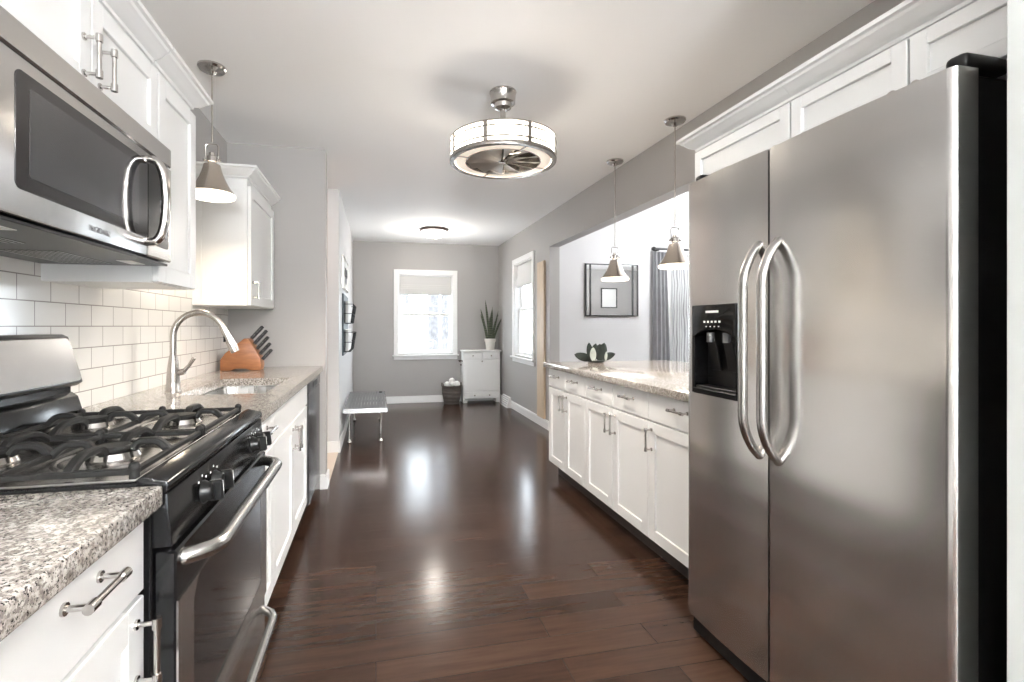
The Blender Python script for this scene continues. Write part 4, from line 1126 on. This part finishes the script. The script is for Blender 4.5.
MB().box(-0.42, 0.42, 0.001, 0.016, 1.61, 1.93, bev=0.003).build('board', M_paper, sg)
fm_ = framed(-0.43, 0.43, 1.60, 1.94, -0.415, 0.415, 1.615, 1.925, 0.001, 0.022); fm_.build('frame', M_nickel, sg)
pm = MB()
for (x, z, r_) in ((0.12, 1.79, 0.05), (-0.02, 1.72, 0.05), (-0.16, 1.80, 0.05)):
    pm.lathe([(0, 0.0), (r_, 0.0), (r_, 0.008), (0, 0.008)], seg=24, M=Matrix.Translation((x, 0.0165, z)) @ Matrix.Rotation(-PI / 2, 4, 'X'))
pm.build('motif', M_print, sg)

# pine board on the right wall, floor register
gb = MB().box(1.930, 1.9585, 5.40, 5.64, 0.112, 1.985, bev=0.004)
tag(gb.build('pine_board', M_pine), 'tall raw pine board standing against the grey right wall', 'board')
vt = thing('wall_register', 'white louvered vent at the base of right wall', 'vent', (XR - 0.015, 7.05, 0), RIGHT)
MB().prism([(0.0005, 0.0), (0.065, 0.0), (0.065, 0.02), (0.022, 0.155), (0.0005, 0.155)], 'x', -0.20, 0.20, bev=0.002).build('housing', M_trim, vt)
lv = MB()
for k in range(5):
    u_ = (k + 0.5) / 5.0
    lv.bar((-0.17, 0.0655 - 0.043 * u_, 0.02 + 0.135 * u_), (0.17, 0.0655 - 0.043 * u_, 0.02 + 0.135 * u_), 0.003, 0.010)
lv.build('louver', M_logo, vt)

# ------------------------------------------------------------------ dining room: mirror, curtain, sheer
mr = thing('wall_mirror', 'square mirror with thin black frame on dining wall', 'mirror', (2.80, DY, 1.21), BACK)
hw2, z0, z1 = 0.336, 0.130, 0.738
MB().box(-hw2, hw2, 0.001, 0.020, z0, z1).build('glass', M_mirror, mr)
framed(-hw2 - 0.012, hw2 + 0.012, z0 - 0.012, z1 + 0.012, -hw2, hw2, z0, z1, 0.001, 0.032).build('frame', M_outtrim, mr)
for x in (-hw2 + 0.060, hw2 - 0.050): MB().box(x - 0.010, x + 0.010, 0.0203, 0.027, z0, z1).build('inner_bar', M_outtrim, mr)
pf = thing('framed_certificate', 'black framed document on the wall seen in the mirror', 'picture', (5.30, 0.421, 1.86), 0)
framed(-0.20, 0.20, -0.23, 0.23, -0.18, 0.18, -0.21, 0.21, 0.001, 0.025).build('frame', M_outtrim, pf)
MB().box(-0.18, 0.18, 0.001, 0.010, -0.21, 0.21).build('sheet', M_paper, pf)

cr = thing('curtain_rod', 'black curtain rod above the dining room window', 'curtain rod', (4.27, DY, 2.155), BACK)
MB().cyl((-0.95, 0.09, 0), (0.95, 0.09, 0), 0.011, 12).build('rod', M_outtrim, cr)
for s in (-0.95, 0.95): MB().blob((s, 0.09, 0), 0.028, sub=2).build('finial', M_outtrim, cr)
for s in (-0.88, 0.88): MB().box(s - 0.008, s + 0.008, 0.001, 0.09, -0.02, 0.0, bev=0.002).build('bracket', M_outtrim, cr)
def curtain(label, x0, x1, mat, name, ztop, zbot, y, folds, amp, cat, flare=0.0):
    rows = []
    for k in range(19):
        v = k / 18.0; z = ztop + (zbot - ztop) * v
        row = []
        nx = folds * 10
        for i in range(nx + 1):
            u_ = i / nx
            x = x0 + (x1 - x0) * u_ + flare * (u_ - 0.2) * v
            row.append((x, y + amp * math.sin(u_ * folds * 2 * PI) * (0.8 + 0.3 * v) + 0.006 * math.sin(7 * u_ + 3 * v), z))
        rows.append(row)
    o = MB().sheet(rows, 0.002).build(name, mat, smooth=60)
    return tag(o, label, cat)
curtain('heavy grey curtain panel hanging left of dining window', 3.345, 3.53, M_curtain, 'grey_curtain', 2.125, 0.02, DY - 0.050, 4, 0.016, 'curtain', flare=0.09)
curtain('white patterned sheer curtain across the dining window', 3.60, 4.98, M_sheer, 'sheer_curtain', 2.10, 0.05, DY - 0.050, 12, 0.008, 'curtain')

# centrepiece on the peninsula: dark leaf bundle
cp_ = thing('leaf_centerpiece', 'dark green leafy centerpiece with one silver leaf on peninsula', 'decoration', (1.745, 3.63, 0.9155))
def leaf(x0, y0, ang, tilt, L, w, mat, name, zb=0.0, curl=0.25, bend=0.0):
    rows = []
    for k in range(11):
        u_ = k / 10.0
        ww = max(0.0008, w * (math.sin(PI * min(1, u_ * 0.92 + 0.06)) ** 0.7))
        if k == 10: ww = 0.0008
        row = []
        for q in (-1, -0.5, 0, 0.5, 1):
            X = ww * q; Y = curl * ww * (q * q); Z = L * u_
            Y += bend * u_ * u_
            row.append((X, Y, Z))
        rows.append(row)
    m_ = MB().sheet(rows, 0.003)
    Mx = Matrix.Translation((x0, y0, zb)) @ Matrix.Rotation(ang, 4, 'Z') @ Matrix.Rotation(tilt, 4, 'Y') 
    bmesh.ops.transform(m_.bm, matrix=Mx, verts=m_.bm.verts)
    return m_.build(name, mat, cp_)
MB().lathe([(0, 0.0), (0.06, 0.0), (0.075, 0.010), (0.073, 0.018), (0.0, 0.018)], seg=24).build('tray', M_leafdk, cp_)
leaf(-0.03, -0.01, 0, -1.30, 0.165, 0.034, M_leafdk, 'leaf', 0.022)
leaf(0.03, -0.01, 0.1, 1.28, 0.155, 0.032, M_leafdk, 'leaf', 0.022)
leaf(-0.050, -0.035, 0.1, -0.18, 0.150, 0.030, M_leafdk, 'leaf', 0.015)
leaf(-0.046, -0.055, -0.2, -0.02, 0.112, 0.026, M_leaflt, 'silver_leaf', 0.012)
leaf(-0.02, -0.02, 0.3, 0.12, 0.140, 0.040, M_leafdk, 'leaf', 0.015)
leaf(0.02, -0.03, -0.1, 0.02, 0.135, 0.045, M_leafdk, 'leaf', 0.015)
leaf(0.05, -0.02, 0.2, 0.14, 0.145, 0.046, M_leafdk, 'leaf', 0.015)
leaf(0.062, -0.055, 0.0, 0.08, 0.075, 0.013, M_leaflt, 'silver_leaf', 0.015)
leaf(0.0, 0.03, 0.6, -0.2, 0.11, 0.04, M_leafdk, 'leaf', 0.015)
leaf(0.02, -0.055, 0.0, 0.0, 0.11, 0.028, M_leafdk, 'leaf', 0.015)

# ------------------------------------------------------------------ outdoors (seen through the windows)
g = MB().box(-14, 30, -12, 40, -0.75, -0.55).build('snow_ground', M_snow)
struct(g, 'snow covered ground outside the windows', 'ground')
rd = random.Random(11)
def tree(x, y, hgt, r):
    t = thing('bare_tree', 'leafless tree standing in the snow outside', 'tree', (x, y, -0.55), 0, 'bare trees outside the windows')
    tr = MB().tube([(0, 0, -0.02), (rd.uniform(-.1, .1), 0, hgt * 0.4), (rd.uniform(-.2, .2), rd.uniform(-.1, .1), hgt)], [r, r * 0.8, r * 0.3], 10)
    tr.build('trunk', M_bark, t)
    br = MB()
    for k in range(9):
        z = hgt * rd.uniform(0.25, 0.9); a = rd.uniform(0, 2 * PI); L = hgt * rd.uniform(0.15, 0.3)
        br.tube([(0, 0, z), (math.cos(a) * L * 0.5, math.sin(a) * L * 0.5, z + L * 0.35), (math.cos(a) * L, math.sin(a) * L, z + L * 0.9)], [r * 0.4, r * 0.25, r * 0.1], 6)
    br.build('branch', M_bark, t)
for (x, y, hgt, r) in ((0.55, 13, 9, 0.16), (1.75, 15, 10, 0.20), (1.15, 19, 11, 0.18), (2.6, 18, 10, 0.2), (0.2, 22, 12, 0.22), (5.5, 14, 9, 0.16), (6.9, 16, 10, 0.2), (8.0, 19, 11, 0.2)):
    tree(x, y, hgt, r)
